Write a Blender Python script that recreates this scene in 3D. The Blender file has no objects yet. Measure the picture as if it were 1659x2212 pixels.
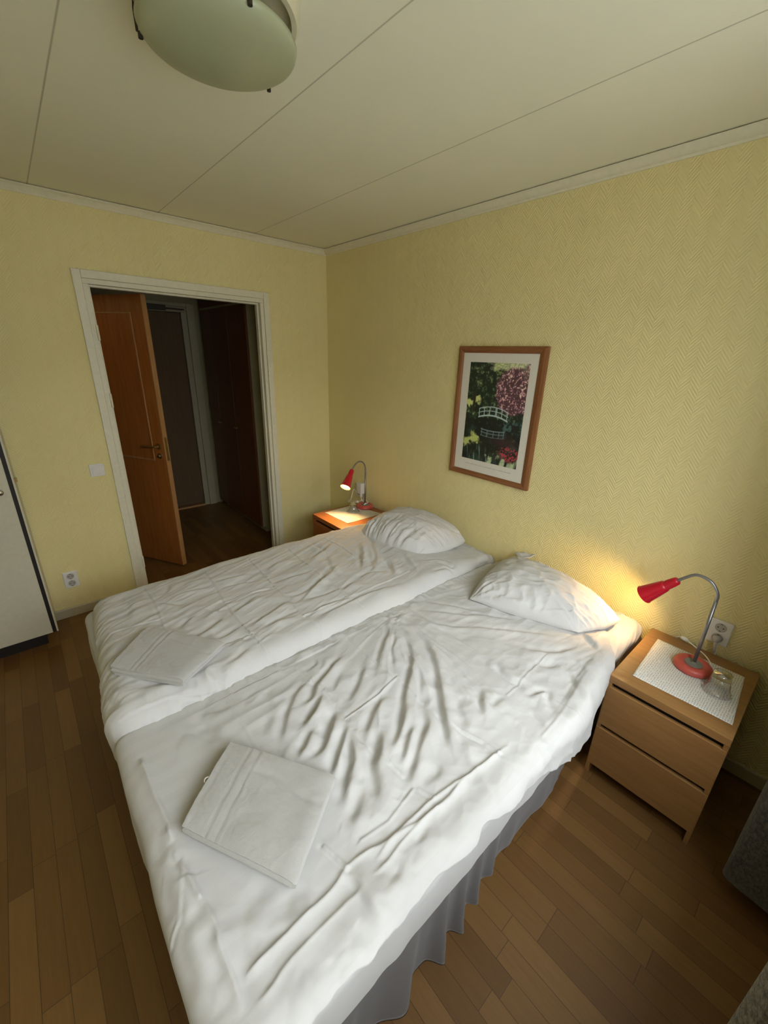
import bpy, bmesh, math, random
import numpy as np
from mathutils import Vector, Matrix

PI = math.pi
random.seed(4)
scene = bpy.context.scene
COL = scene.collection

# ------------------------------------------------------------------ camera
cam_data = bpy.data.cameras.new('camera')
cam = bpy.data.objects.new('camera', cam_data)
COL.objects.link(cam)
CF = Vector((0.6200654630866015, 0.7010473321541189, -0.3522093973289055))
CR = Vector((0.7558981575807223, -0.6540501128070036, 0.028921018364074767))
CU = Vector((0.21008759328734253, 0.28416735916839236, 0.9354742728316978))
CP = Vector((-2.14410565, -3.22399733, 1.74533305))
cam.matrix_world = Matrix(((CR.x, CU.x, -CF.x, CP.x), (CR.y, CU.y, -CF.y, CP.y),
                           (CR.z, CU.z, -CF.z, CP.z), (0, 0, 0, 1)))
cam_data.sensor_fit = 'VERTICAL'
cam_data.sensor_height = 36.0
cam_data.lens = 891.58 / 2212 * 36.0
cam_data.clip_start = 0.02
scene.camera = cam

# ------------------------------------------------------------------ world, light, exposure
world = bpy.data.worlds.new('world')
scene.world = world
world.use_nodes = True
bg = world.node_tree.nodes['Background']
bg.inputs['Color'].default_value = (0.92, 0.96, 1.0, 1)
bg.inputs['Strength'].default_value = 3.4

def area_light(name, loc, rot, sx, sy, power, color):
    d = bpy.data.lights.new(name, 'AREA')
    d.shape = 'RECTANGLE'; d.size = sx; d.size_y = sy
    d.energy = power; d.color = color
    o = bpy.data.objects.new(name, d); COL.objects.link(o)
    o.location = loc; o.rotation_euler = rot
    return o
# overcast sky outside the window, high enough that the window head shades the upper walls
area_light('sky_daylight', (-2.5, -5.6, 3.9), (math.radians(57), 0, 0), 6.0, 3.4, 470, (0.90, 0.96, 1.0))

def point_light(name, loc, power, color, radius=0.05):
    d = bpy.data.lights.new(name, 'POINT')
    d.energy = power; d.color = color; d.shadow_soft_size = radius
    o = bpy.data.objects.new(name, d); COL.objects.link(o); o.location = loc
    return o
point_light('bathroom_light', (-2.15, 0.70, 2.25), 1.3, (1.0, 0.66, 0.32), 0.08)

scene.view_settings.view_transform = 'Standard'
scene.view_settings.look = 'None'
scene.view_settings.exposure = 0.54
scene.view_settings.gamma = 1.0
scene.view_settings.use_curve_mapping = False
scene.cycles.max_bounces = 10
scene.cycles.diffuse_bounces = 5

# ------------------------------------------------------------------ material helpers
def new_mat(name):
    m = bpy.data.materials.new(name); m.use_nodes = True
    nt = m.node_tree
    return m, nt, nt.nodes['Principled BSDF']

def N(nt, t, **kw):
    n = nt.nodes.new(t)
    for k, v in kw.items():
        setattr(n, k, v)
    return n

def M(nt, op, a, b=None, c=None):
    n = nt.nodes.new('ShaderNodeMath'); n.operation = op
    for i, v in enumerate((a, b, c)):
        if v is None: continue
        if isinstance(v, (int, float)): n.inputs[i].default_value = v
        else: nt.links.new(v, n.inputs[i])
    return n.outputs[0]

def noise(nt, vec, scale, detail=3, rough=0.55):
    n = N(nt, 'ShaderNodeTexNoise')
    n.inputs['Scale'].default_value = scale; n.inputs['Detail'].default_value = detail
    n.inputs['Roughness'].default_value = rough
    if vec is not None: nt.links.new(vec, n.inputs['Vector'])
    return n.outputs['Fac']

def mapping(nt, vec, scale=(1, 1, 1), rot=(0, 0, 0)):
    n = N(nt, 'ShaderNodeMapping')
    n.inputs['Scale'].default_value = scale; n.inputs['Rotation'].default_value = rot
    nt.links.new(vec, n.inputs['Vector'])
    return n.outputs['Vector']

def ramp(nt, fac, stops):
    n = N(nt, 'ShaderNodeValToRGB')
    e = n.color_ramp.elements
    while len(e) < len(stops): e.new(0.5)
    for el, (p, c) in zip(e, stops):
        el.position = p; el.color = (c[0], c[1], c[2], 1)
    nt.links.new(fac, n.inputs['Fac'])
    return n.outputs['Color']

def bump(nt, bsdf, height, strength, dist=0.002):
    b = N(nt, 'ShaderNodeBump')
    b.inputs['Strength'].default_value = strength; b.inputs['Distance'].default_value = dist
    nt.links.new(height, b.inputs['Height']); nt.links.new(b.outputs['Normal'], bsdf.inputs['Normal'])

def coords(nt, kind='Object'):
    return N(nt, 'ShaderNodeTexCoord').outputs[kind]

def sep(nt, vec):
    s = N(nt, 'ShaderNodeSeparateXYZ'); nt.links.new(vec, s.inputs[0])
    return s.outputs

def plain(name, color, rough=0.5, metal=0.0, var=0.04, scale=40, bmp=0.0, bscale=200):
    m, nt, b = new_mat(name)
    co = coords(nt)
    f = noise(nt, co, scale)
    lo = tuple(max(0, c * (1 - var)) for c in color); hi = tuple(min(1, c * (1 + var)) for c in color)
    nt.links.new(ramp(nt, f, [(0.3, lo), (0.7, hi)]), b.inputs['Base Color'])
    b.inputs['Roughness'].default_value = rough; b.inputs['Metallic'].default_value = metal
    if bmp > 0: bump(nt, b, noise(nt, co, bscale, 4), bmp)
    return m

def wallpaper(name, axis):
    m, nt, b = new_mat(name)
    co = coords(nt)
    s = sep(nt, co)
    u = s[axis]; z = s[2]
    wob = noise(nt, co, 60, 2)
    tri = M(nt, 'PINGPONG', u, 0.038)
    ph = M(nt, 'ADD', M(nt, 'SUBTRACT', z, M(nt, 'MULTIPLY', tri, 1.25)), M(nt, 'MULTIPLY', wob, 0.0014))
    h = M(nt, 'SINE', M(nt, 'MULTIPLY', ph, 2 * PI / 0.0165))
    hh = M(nt, 'ADD', h, M(nt, 'MULTIPLY', noise(nt, co, 350, 3), 0.5))
    f = noise(nt, co, 1.7, 3)
    nt.links.new(ramp(nt, f, [(0.3, (0.755, 0.665, 0.315)), (0.7, (0.79, 0.70, 0.345))]), b.inputs['Base Color'])
    b.inputs['Roughness'].default_value = 0.55
    bump(nt, b, hh, 0.42, 0.0015)
    return m

def wood(name, c1, c2, c3, axis='x', rough=0.4, scale=1.0, coat=0.0):
    m, nt, b = new_mat(name)
    co = coords(nt)
    sc = {'x': (1.2, 14, 14), 'y': (14, 1.2, 14), 'z': (14, 14, 1.2)}[axis]
    v = mapping(nt, co, tuple(k * scale for k in sc))
    w = noise(nt, v, 3.0, 6, 0.62)
    v2 = mapping(nt, co, tuple(k * 6 * scale for k in sc))
    w2 = noise(nt, v2, 3.0, 3, 0.6)
    f = M(nt, 'ADD', M(nt, 'MULTIPLY', w, 0.75), M(nt, 'MULTIPLY', w2, 0.25))
    nt.links.new(ramp(nt, f, [(0.3, c1), (0.5, c2), (0.72, c3)]), b.inputs['Base Color'])
    b.inputs['Roughness'].default_value = rough
    b.inputs['Coat Weight'].default_value = coat
    bump(nt, b, f, 0.12, 0.001)
    return m

def parquet(name):
    m, nt, b = new_mat(name)
    co = coords(nt)
    s = sep(nt, co)
    W, L = 0.067, 0.46
    cx = M(nt, 'DIVIDE', M(nt, 'ADD', s[0], 20.0), W)
    ci = M(nt, 'FLOOR', cx)
    wn = N(nt, 'ShaderNodeTexWhiteNoise', noise_dimensions='1D'); nt.links.new(ci, wn.inputs['W'])
    off = M(nt, 'MULTIPLY', wn.outputs['Value'], 7.0)
    cy = M(nt, 'ADD', M(nt, 'DIVIDE', M(nt, 'ADD', s[1], 20.0), L), off)
    pi_ = M(nt, 'FLOOR', cy)
    cmb = N(nt, 'ShaderNodeCombineXYZ'); nt.links.new(ci, cmb.inputs[0]); nt.links.new(pi_, cmb.inputs[1])
    wn2 = N(nt, 'ShaderNodeTexWhiteNoise', noise_dimensions='3D'); nt.links.new(cmb.outputs[0], wn2.inputs['Vector'])
    # grain
    addv = N(nt, 'ShaderNodeVectorMath', operation='ADD')
    nt.links.new(co, addv.inputs[0]); nt.links.new(wn2.outputs['Color'], addv.inputs[1])
    g1 = noise(nt, mapping(nt, addv.outputs[0], (26, 2.2, 1)), 3.2, 5, 0.65)
    g2 = noise(nt, mapping(nt, addv.outputs[0], (150, 6, 1)), 3.0, 3, 0.6)
    tone = M(nt, 'ADD', M(nt, 'MULTIPLY', wn2.outputs['Value'], 0.42), M(nt, 'ADD', M(nt, 'MULTIPLY', g1, 0.42), M(nt, 'MULTIPLY', g2, 0.12)))
    col = ramp(nt, tone, [(0.15, (0.108, 0.050, 0.0125)), (0.45, (0.155, 0.075, 0.0195)), (0.72, (0.198, 0.103, 0.029)), (1.0, (0.255, 0.143, 0.046))])
    # seams
    fx = M(nt, 'FRACT', cx); fy = M(nt, 'FRACT', cy)
    ex = M(nt, 'MULTIPLY', M(nt, 'MINIMUM', fx, M(nt, 'SUBTRACT', 1.0, fx)), W)
    ey = M(nt, 'MULTIPLY', M(nt, 'MINIMUM', fy, M(nt, 'SUBTRACT', 1.0, fy)), L)
    e = M(nt, 'MINIMUM', ex, ey)
    seam = M(nt, 'SMOOTH_MIN', M(nt, 'DIVIDE', e, 0.0013), 1.0, 0.3)
    mix = N(nt, 'ShaderNodeMix', data_type='RGBA')
    nt.links.new(seam, mix.inputs['Factor'])
    mix.inputs[6].default_value = (0.035, 0.016, 0.006, 1); nt.links.new(col, mix.inputs[7])
    nt.links.new(mix.outputs[2], b.inputs['Base Color'])
    nt.links.new(M(nt, 'ADD', 0.38, M(nt, 'MULTIPLY', g1, 0.18)), b.inputs['Roughness'])
    hgt = M(nt, 'ADD', M(nt, 'MULTIPLY', seam, 1.0), M(nt, 'MULTIPLY', g2, 0.25))
    bump(nt, b, hgt, 0.25, 0.001)
    return m

def ceiling_mat(name):
    m, nt, b = new_mat(name)
    co = coords(nt)
    s = sep(nt, co)
    fx = M(nt, 'PINGPONG', M(nt, 'ADD', s[0], 6.2), 0.31)      # zero at every 0.62
    lx = M(nt, 'MINIMUM', M(nt, 'DIVIDE', fx, 0.004), 1.0)
    # cross joints of the boards
    ey = M(nt, 'ABSOLUTE', M(nt, 'ADD', s[1], 1.155))
    ey2 = M(nt, 'ABSOLUTE', M(nt, 'ADD', s[1], 3.1))
    ly = M(nt, 'MINIMUM', M(nt, 'DIVIDE', M(nt, 'MINIMUM', ey, ey2), 0.0022), 1.0)
    f = noise(nt, co, 90, 4)
    base = ramp(nt, noise(nt, co, 2.0, 3), [(0.3, (0.79, 0.77, 0.575)), (0.7, (0.83, 0.805, 0.61))])
    mix = N(nt, 'ShaderNodeMix', data_type='RGBA')
    nt.links.new(lx, mix.inputs['Factor'])
    mix.inputs[6].default_value = (0.45, 0.42, 0.30, 1); nt.links.new(base, mix.inputs[7])
    mix2 = N(nt, 'ShaderNodeMix', data_type='RGBA')
    nt.links.new(ly, mix2.inputs['Factor'])
    mix2.inputs[6].default_value = (0.84, 0.81, 0.66, 1); nt.links.new(mix.outputs[2], mix2.inputs[7])
    nt.links.new(mix2.outputs[2], b.inputs['Base Color'])
    b.inputs['Roughness'].default_value = 0.8
    h = M(nt, 'ADD', M(nt, 'MULTIPLY', lx, 3.0), f)
    bump(nt, b, h, 0.35, 0.001)
    return m

def fabric(name, color, stripe=0.0, bscale=900, bstr=0.25, rough=0.85, var=0.03, sheen=0.15, crumple=0.0):
    m, nt, b = new_mat(name)
    co = coords(nt)
    f = noise(nt, co, 6, 3)
    lo = tuple(c * (1 - var) for c in color); hi = tuple(min(1, c * (1 + var)) for c in color)
    colr = ramp(nt, f, [(0.3, lo), (0.7, hi)])
    if stripe > 0:
        s = sep(nt, co)
        st = M(nt, 'GREATER_THAN', M(nt, 'SINE', M(nt, 'MULTIPLY', s[1], 2 * PI / 0.052)), 0.0)
        mix = N(nt, 'ShaderNodeMix', data_type='RGBA')
        nt.links.new(st, mix.inputs['Factor'])
        nt.links.new(colr, mix.inputs[6])
        mix.inputs[7].default_value = tuple(c * (1 - stripe) for c in color) + (1,)
        nt.links.new(mix.outputs[2], b.inputs['Base Color'])
    else:
        nt.links.new(colr, b.inputs['Base Color'])
    b.inputs['Roughness'].default_value = rough
    b.inputs['Sheen Weight'].default_value = sheen
    weave = M(nt, 'MULTIPLY', noise(nt, co, bscale, 2), 0.0006 * bstr)
    if crumple > 0:
        r = N(nt, 'ShaderNodeTexNoise', noise_type='RIDGED_MULTIFRACTAL')
        r.inputs['Scale'].default_value = 9.0; r.inputs['Detail'].default_value = 4.0
        r.inputs['Distortion'].default_value = 0.6
        nt.links.new(mapping(nt, co, (0.8, 1.25, 1.0), (0, 0, 0.5)), r.inputs['Vector'])
        weave = M(nt, 'ADD', weave, M(nt, 'MULTIPLY', r.outputs['Fac'], crumple))
    bump(nt, b, weave, 1.0, 1.0)
    return m

def paper_pattern(name):
    m, nt, b = new_mat(name)
    co = coords(nt)
    v = N(nt, 'ShaderNodeTexVoronoi', feature='DISTANCE_TO_EDGE'); v.inputs['Scale'].default_value = 125
    v.inputs['Randomness'].default_value = 0.35
    nt.links.new(co, v.inputs['Vector'])
    nt.links.new(ramp(nt, v.outputs['Distance'], [(0.0, (0.80, 0.79, 0.74)), (0.12, (0.74, 0.73, 0.68)), (0.34, (0.36, 0.34, 0.31))]), b.inputs['Base Color'])
    b.inputs['Roughness'].default_value = 0.7
    return m

def wool(name, c1, c2):
    m, nt, b = new_mat(name)
    co = coords(nt)
    f = noise(nt, mapping(nt, co, (1, 1, 0.6)), 115, 5, 0.75)
    nt.links.new(ramp(nt, f, [(0.40, c1), (0.60, c2)]), b.inputs['Base Color'])
    b.inputs['Roughness'].default_value = 0.95
    b.inputs['Sheen Weight'].default_value = 0.3
    bump(nt, b, f, 0.9, 0.004)
    return m

def glassmat(name, color=(1, 1, 1), rough=0.0):
    m, nt, b = new_mat(name)
    b.inputs['Base Color'].default_value = (*color, 1)
    b.inputs['Transmission Weight'].default_value = 1.0
    nt.links.new(M(nt, 'ADD', rough, M(nt, 'MULTIPLY', noise(nt, coords(nt), 30), 0.03)), b.inputs['Roughness'])
    b.inputs['IOR'].default_value = 1.45
    return m

def emitter(name, color, strength):
    m, nt, b = new_mat(name)
    b.inputs['Base Color'].default_value = (1, 0.9, 0.7, 1)
    b.inputs['Emission Color'].default_value = (*color, 1)
    b.inputs['Emission Strength'].default_value = strength
    return m

def vcol_mat(name, rough=0.5):
    m, nt, b = new_mat(name)
    a = N(nt, 'ShaderNodeAttribute', attribute_name='Col')
    nt.links.new(a.outputs['Color'], b.inputs['Base Color'])
    b.inputs['Roughness'].default_value = rough
    return m

MAT = {}
MAT['wall_x'] = wallpaper('wallpaper_head', 1)
MAT['wall_y'] = wallpaper('wallpaper_door', 0)
MAT['floor'] = parquet('parquet')
MAT['ceiling'] = ceiling_mat('ceiling_board')
MAT['trim'] = plain('painted_trim', (0.72, 0.69, 0.54), 0.45, bmp=0.12, bscale=60)
MAT['cornice'] = plain('cornice_paint', (0.74, 0.70, 0.51), 0.6, bmp=0.4, bscale=160)
MAT['baseboard'] = plain('baseboard_paint', (0.46, 0.42, 0.29), 0.5)
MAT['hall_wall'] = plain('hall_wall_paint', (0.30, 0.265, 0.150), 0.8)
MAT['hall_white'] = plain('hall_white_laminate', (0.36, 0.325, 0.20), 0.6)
MAT['oak_door'] = wood('orange_door_veneer', (0.27, 0.090, 0.018), (0.36, 0.125, 0.026), (0.43, 0.165, 0.038), 'z', 0.38)
MAT['oak_edge'] = wood('door_edge_wood', (0.34, 0.17, 0.06), (0.42, 0.22, 0.085), (0.5, 0.28, 0.12), 'z', 0.45)
MAT['dark_door'] = wood('entrance_door_veneer', (0.095, 0.055, 0.019), (0.115, 0.068, 0.025), (0.135, 0.082, 0.032), 'z', 0.7)
MAT['brown_lam'] = wood('brown_closet_veneer', (0.10, 0.034, 0.010), (0.13, 0.047, 0.015), (0.16, 0.058, 0.02), 'z', 0.45)
MAT['birch'] = wood('nightstand_veneer', (0.235, 0.115, 0.036), (0.29, 0.148, 0.050), (0.34, 0.185, 0.068), 'y', 0.42, coat=0.1)
MAT['cherry'] = wood('reddish_nightstand_veneer', (0.26, 0.085, 0.025), (0.34, 0.12, 0.035), (0.42, 0.16, 0.05), 'y', 0.42, coat=0.1)
MAT['frame_wood'] = wood('picture_frame_wood', (0.16, 0.055, 0.018), (0.235, 0.09, 0.03), (0.31, 0.13, 0.05), 'z', 0.4)
MAT['frame_wood_h'] = wood('picture_frame_wood_flat', (0.16, 0.055, 0.018), (0.235, 0.09, 0.03), (0.31, 0.13, 0.05), 'y', 0.4)
MAT['duvet'] = fabric('white_duvet_cotton', (0.50, 0.492, 0.478), stripe=0.03, crumple=0.0016)
MAT['duvet_plain'] = fabric('white_duvet_cover', (0.52, 0.512, 0.498), crumple=0.0017)
MAT['sheet'] = fabric('white_sheet_cotton', (0.48, 0.473, 0.46), crumple=0.0008)
MAT['pillow'] = fabric('white_pillowcase', (0.54, 0.532, 0.518), crumple=0.0014)
MAT['towel'] = fabric('terry_towel', (0.43, 0.42, 0.395), bscale=750, bstr=2.4, rough=0.95, sheen=0.4)
MAT['bed_base'] = fabric('grey_bed_fabric', (0.115, 0.105, 0.103), bscale=500, bstr=0.3)
MAT['wool'] = wool('dark_grey_wool', (0.014, 0.012, 0.009), (0.098, 0.084, 0.062))
MAT['wool_lit'] = wool('window_lit_wool', (0.05, 0.046, 0.036), (0.25, 0.23, 0.185))  # grey curtain cloth again, lightened to paint in the window light on its edge
MAT['white_plastic'] = plain('white_plastic', (0.74, 0.73, 0.70), 0.35)
MAT['cord'] = plain('white_cord', (0.82, 0.82, 0.78), 0.4)
MAT['dark_hole'] = plain('dark_socket_hole', (0.05, 0.045, 0.04), 0.5)
MAT['grey_plastic'] = plain('recess_plastic', (0.42, 0.40, 0.36), 0.4)
MAT['chrome'] = plain('chrome', (0.72, 0.71, 0.69), 0.18, 1.0, var=0.02)
MAT['steel'] = plain('grey_painted_steel', (0.27, 0.27, 0.28), 0.32, 0.75)
MAT['hub'] = plain('matte_grey_hub', (0.20, 0.195, 0.16), 0.7)
MAT['brass'] = plain('dull_brass', (0.42, 0.29, 0.12), 0.35, 0.9)
MAT['dark_metal'] = plain('dark_clip_metal', (0.05, 0.042, 0.03), 0.4, 0.6)
MAT['red'] = plain('red_lacquer', (0.50, 0.006, 0.022), 0.33, var=0.03)
MAT['red_base'] = plain('red_base_plastic', (0.50, 0.085, 0.065), 0.42, var=0.05)
MAT['shade_inner'] = plain('shade_inside', (0.85, 0.78, 0.60), 0.5)
MAT['bulb'] = emitter('glowing_bulb', (1.0, 0.66, 0.22), 9.0)
MAT['lamp_glass'] = plain('frosted_ceiling_glass', (0.375, 0.40, 0.245), 0.30, var=0.015)
MAT['pan'] = plain('ceiling_lamp_pan', (0.64, 0.59, 0.40), 0.45)
MAT['glass'] = glassmat('clear_glass')
MAT['mat_paper'] = plain('passepartout', (0.70, 0.67, 0.575), 0.7, var=0.02)
MAT['art'] = vcol_mat('garden_print', 0.45)
MAT['placemat'] = paper_pattern('patterned_paper')
MAT['white_lam'] = plain('white_wardrobe_laminate', (0.57, 0.545, 0.43), 0.5)
MAT['black'] = plain('black_edge', (0.010, 0.007, 0.006), 0.6)
MAT['caption'] = plain('faint_print', (0.50, 0.47, 0.40), 0.7)
MAT['window_frame'] = plain('window_paint', (0.75, 0.74, 0.7), 0.4)

# ------------------------------------------------------------------ mesh helpers
def link(name, bm_or_me, mat, parent=None, smooth=False, bevel=0, auto=None):
    if isinstance(bm_or_me, bmesh.types.BMesh):
        bm = bm_or_me
        bmesh.ops.recalc_face_normals(bm, faces=bm.faces)
        me = bpy.data.meshes.new(name); bm.to_mesh(me); bm.free()
    else:
        me = bm_or_me
    mats = mat if isinstance(mat, (list, tuple)) else [mat]
    for mm in mats: me.materials.append(mm)
    if smooth or auto:
        me.polygons.foreach_set('use_smooth', [True] * len(me.polygons))
    if auto:
        me.set_sharp_from_angle(angle=math.radians(auto))
    o = bpy.data.objects.new(name, me); COL.objects.link(o)
    if parent: o.parent = parent
    if bevel:
        b = o.modifiers.new('bevel', 'BEVEL'); b.width = bevel; b.segments = 2; b.limit_method = 'ANGLE'
        b.angle_limit = math.radians(35)
        b.harden_normals = False
    return o

def tag(o, label, cat, group=None, kind=None):
    if label: o['label'] = label
    if cat: o['category'] = cat
    if group: o['group'] = group
    if kind: o['kind'] = kind
    return o

def struct(o, label=None, cat=None):
    o['kind'] = 'structure'
    if label: o['label'] = label
    if cat: o['category'] = cat
    return o

def empty(name, loc=(0, 0, 0), rz=0):
    o = bpy.data.objects.new(name, None); COL.objects.link(o)
    o.location = loc; o.rotation_euler = (0, 0, rz); o.empty_display_size = 0.05
    return o

def box(bm, x0, x1, y0, y1, z0, z1, mi=0):
    vs = [bm.verts.new(p) for p in ((x0, y0, z0), (x1, y0, z0), (x1, y1, z0), (x0, y1, z0),
                                    (x0, y0, z1), (x1, y0, z1), (x1, y1, z1), (x0, y1, z1))]
    for f in ((0, 3, 2, 1), (4, 5, 6, 7), (0, 1, 5, 4), (1, 2, 6, 5), (2, 3, 7, 6), (3, 0, 4, 7)):
        fc = bm.faces.new([vs[i] for i in f]); fc.material_index = mi
    return bm

def boxes(*bs):
    bm = bmesh.new()
    for b in bs: box(bm, *b)
    return bm

def lathe(bm, prof, seg=32, origin=(0, 0, 0), axis=(0, 0, 1), caps=True):
    ax = Vector(axis).normalized(); O = Vector(origin)
    q = Vector((0, 0, 1)).rotation_difference(ax)
    rings = []
    for r, h in prof:
        ring = [bm.verts.new(O + q @ Vector((r * math.cos(2 * PI * i / seg), r * math.sin(2 * PI * i / seg), h))) for i in range(seg)]
        rings.append(ring)
    for a, b in zip(rings[:-1], rings[1:]):
        for i in range(seg):
            bm.faces.new((a[i], a[(i + 1) % seg], b[(i + 1) % seg], b[i]))
    if caps:
        bm.faces.new(list(reversed(rings[0]))); bm.faces.new(rings[-1])
    return bm

def tube(bm, pts, r, seg=10, caps=True):
    pts = [Vector(p) for p in pts]
    n = len(pts)
    T = [(pts[min(i + 1, n - 1)] - pts[max(i - 1, 0)]).normalized() for i in range(n)]
    up = Vector((0, 0, 1)) if abs(T[0].z) < 0.9 else Vector((1, 0, 0))
    nrm = T[0].cross(up).normalized(); rings = []
    for i in range(n):
        if i:
            nrm = (T[i - 1].rotation_difference(T[i]) @ nrm)
            nrm = (nrm - T[i] * nrm.dot(T[i])).normalized()
        bi = T[i].cross(nrm)
        rr = r[i] if isinstance(r, (list, tuple)) else r
        rings.append([bm.verts.new(pts[i] + rr * (math.cos(2 * PI * k / seg) * nrm + math.sin(2 * PI * k / seg) * bi)) for k in range(seg)])
    for a, b in zip(rings[:-1], rings[1:]):
        for k in range(seg):
            bm.faces.new((a[k], a[(k + 1) % seg], b[(k + 1) % seg], b[k]))
    if caps:
        bm.faces.new(list(reversed(rings[0]))); bm.faces.new(rings[-1])
    return bm

def spline(pts, n=8):
    P = [Vector(p) for p in pts]; P = [2 * P[0] - P[1]] + P + [2 * P[-1] - P[-2]]
    out = []
    for i in range(1, len(P) - 2):
        for k in range(n):
            t = k / n; a, b, c, d = P[i - 1], P[i], P[i + 1], P[i + 2]
            out.append(0.5 * ((2 * b) + (-a + c) * t + (2 * a - 5 * b + 4 * c - d) * t * t + (-a + 3 * b - 3 * c + d) * t ** 3))
    out.append(P[-2]); return out

def grid_mesh(name, P, closed_u=False):
    """P: (nu, nv, 3) array -> mesh of quads"""
    nu, nv = P.shape[:2]
    me = bpy.data.meshes.new(name)
    idx = np.arange(nu * nv).reshape(nu, nv)
    a = idx[:-1, :-1].ravel(); b = idx[1:, :-1].ravel(); c = idx[1:, 1:].ravel(); d = idx[:-1, 1:].ravel()
    q = np.stack([a, b, c, d], 1)
    if closed_u:
        a2 = idx[-1, :-1]; b2 = idx[0, :-1]; c2 = idx[0, 1:]; d2 = idx[-1, 1:]
        q = np.concatenate([q, np.stack([a2, b2, c2, d2], 1)])
    me.vertices.add(nu * nv); me.vertices.foreach_set('co', P.reshape(-1).astype(np.float32))
    nf = len(q)
    me.loops.add(nf * 4); me.loops.foreach_set('vertex_index', q.reshape(-1).astype(np.int32))
    me.polygons.add(nf)
    me.polygons.foreach_set('loop_start', np.arange(0, nf * 4, 4, dtype=np.int32))
    me.polygons.foreach_set('loop_total', np.full(nf, 4, dtype=np.int32))
    me.update(calc_edges=True); me.validate()
    return me

# ------------------------------------------------------------------ numpy noise
def vnoise(x, y, seed=0):
    xi = np.floor(x); yi = np.floor(y); xf = x - xi; yf = y - yi
    def h(a, b):
        v = np.sin(a * 127.1 + b * 311.7 + seed * 74.7) * 43758.5453
        return v - np.floor(v)
    u = xf * xf * xf * (xf * (xf * 6 - 15) + 10); v = yf * yf * yf * (yf * (yf * 6 - 15) + 10)
    return (h(xi, yi) * (1 - u) * (1 - v) + h(xi + 1, yi) * u * (1 - v) + h(xi, yi + 1) * (1 - u) * v + h(xi + 1, yi + 1) * u * v) * 2 - 1

def fbm(x, y, seed=0, oct=3, gain=0.5):
    s = 0; a = 1
    for k in range(oct):
        s = s + a * vnoise(x * 2 ** k, y * 2 ** k, seed + k * 13); a *= gain
    return s

def ridged(x, y, seed=0, oct=2):
    s = 0; a = 1
    for k in range(oct):
        s = s + a * (1 - 2 * np.abs(vnoise(x * 2 ** k, y * 2 ** k, seed + k * 17))); a *= 0.5
    return s

def seg_dist(X, Y, pts):
    """distance, signed side and running parameter to a polyline"""
    best = np.full(X.shape, 1e9); par = np.zeros(X.shape); sgn = np.zeros(X.shape)
    P = np.array(pts, float); L = np.hypot(*(P[1:] - P[:-1]).T); tot = L.sum(); acc = 0
    for i in range(len(P) - 1):
        d = P[i + 1] - P[i]; l2 = d @ d + 1e-12
        t = np.clip(((X - P[i, 0]) * d[0] + (Y - P[i, 1]) * d[1]) / l2, 0, 1)
        dx = X - (P[i, 0] + t * d[0]); dy = Y - (P[i, 1] + t * d[1]); dd = np.hypot(dx, dy)
        m = dd < best
        best = np.where(m, dd, best); par = np.where(m, (acc + t * L[i]) / tot, par)
        sgn = np.where(m, np.sign(d[0] * dy - d[1] * dx), sgn); acc += L[i]
    return best, sgn, par

def smooth_line(pts, n=5):
    return [(p.x, p.y) for p in spline([(a, b, 0) for a, b in pts], n)] if len(pts) > 2 else pts

def apply_local(X, Y, H, pts, reach, fn):
    xs = [p[0] for p in pts]; ys = [p[1] for p in pts]
    m = (X > min(xs) - reach) & (X < max(xs) + reach) & (Y > min(ys) - reach) & (Y < max(ys) + reach)
    if not m.any(): return
    d, s, t = seg_dist(X[m], Y[m], pts)
    H[m] += fn(d, s, t)

def soft_fold(X, Y, H, amp, w, pts, taper=0.34, toward=(-1.2, -4.4)):
    """one wrinkle: a crest leaning to the side `toward` and a tighter trough behind it"""
    D = (pts[-1][0] - pts[0][0], pts[-1][1] - pts[0][1]); mid = ((pts[-1][0] + pts[0][0]) / 2, (pts[-1][1] + pts[0][1]) / 2)
    side = 1.0 if D[0] * (toward[1] - mid[1]) - D[1] * (toward[0] - mid[0]) > 0 else -1.0
    if amp > 0: side = -side
    A = abs(amp)
    lenf = min(1.0, max(0.35, sum(math.dist(a, b) for a, b in zip(pts[:-1], pts[1:])) / 0.16))
    def fn(d, s, t):
        e = np.clip(t / taper, 0, 1) * np.clip((1 - t) / taper, 0, 1); e = e * e * (3 - 2 * e)
        e = 0.10 + 0.90 * e
        e = e * np.exp(-np.clip(d - 3.2 * w, 0, None) ** 2 / (0.4 * w * w))
        a = d * s * side / w
        crest = np.where(a > 0.55, np.exp(-((a - 0.55) / 1.75) ** 2), np.exp(-((a - 0.55) / 0.75) ** 2))
        trough = np.exp(-((a + 0.75) / 0.85) ** 2)
        return A * lenf * e * (0.95 * crest - 0.75 * trough)
    apply_local(X, Y, H, smooth_line(pts), w * 4.8, fn)

def crease(X, Y, H, amp, pts, w=0.0036):
    apply_local(X, Y, H, pts, w * 9, lambda d, s, t: amp * (np.exp(-(d / w) ** 1.4) - 0.55 * np.exp(-((d * s + 2.0 * w) / (1.9 * w)) ** 2)))

def pleat(X, Y, H, amp, pts):
    def fn(d, s, t):
        e = np.clip(t / 0.1, 0, 1) * np.clip((1 - t) / 0.1, 0, 1)
        near = np.exp(-(d / 0.012) ** 1.3); far = np.exp(-d / 0.0045)
        return amp * e * np.where(s > 0, near, far)
    apply_local(X, Y, H, smooth_line(pts, 4), 0.06, fn)

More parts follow.
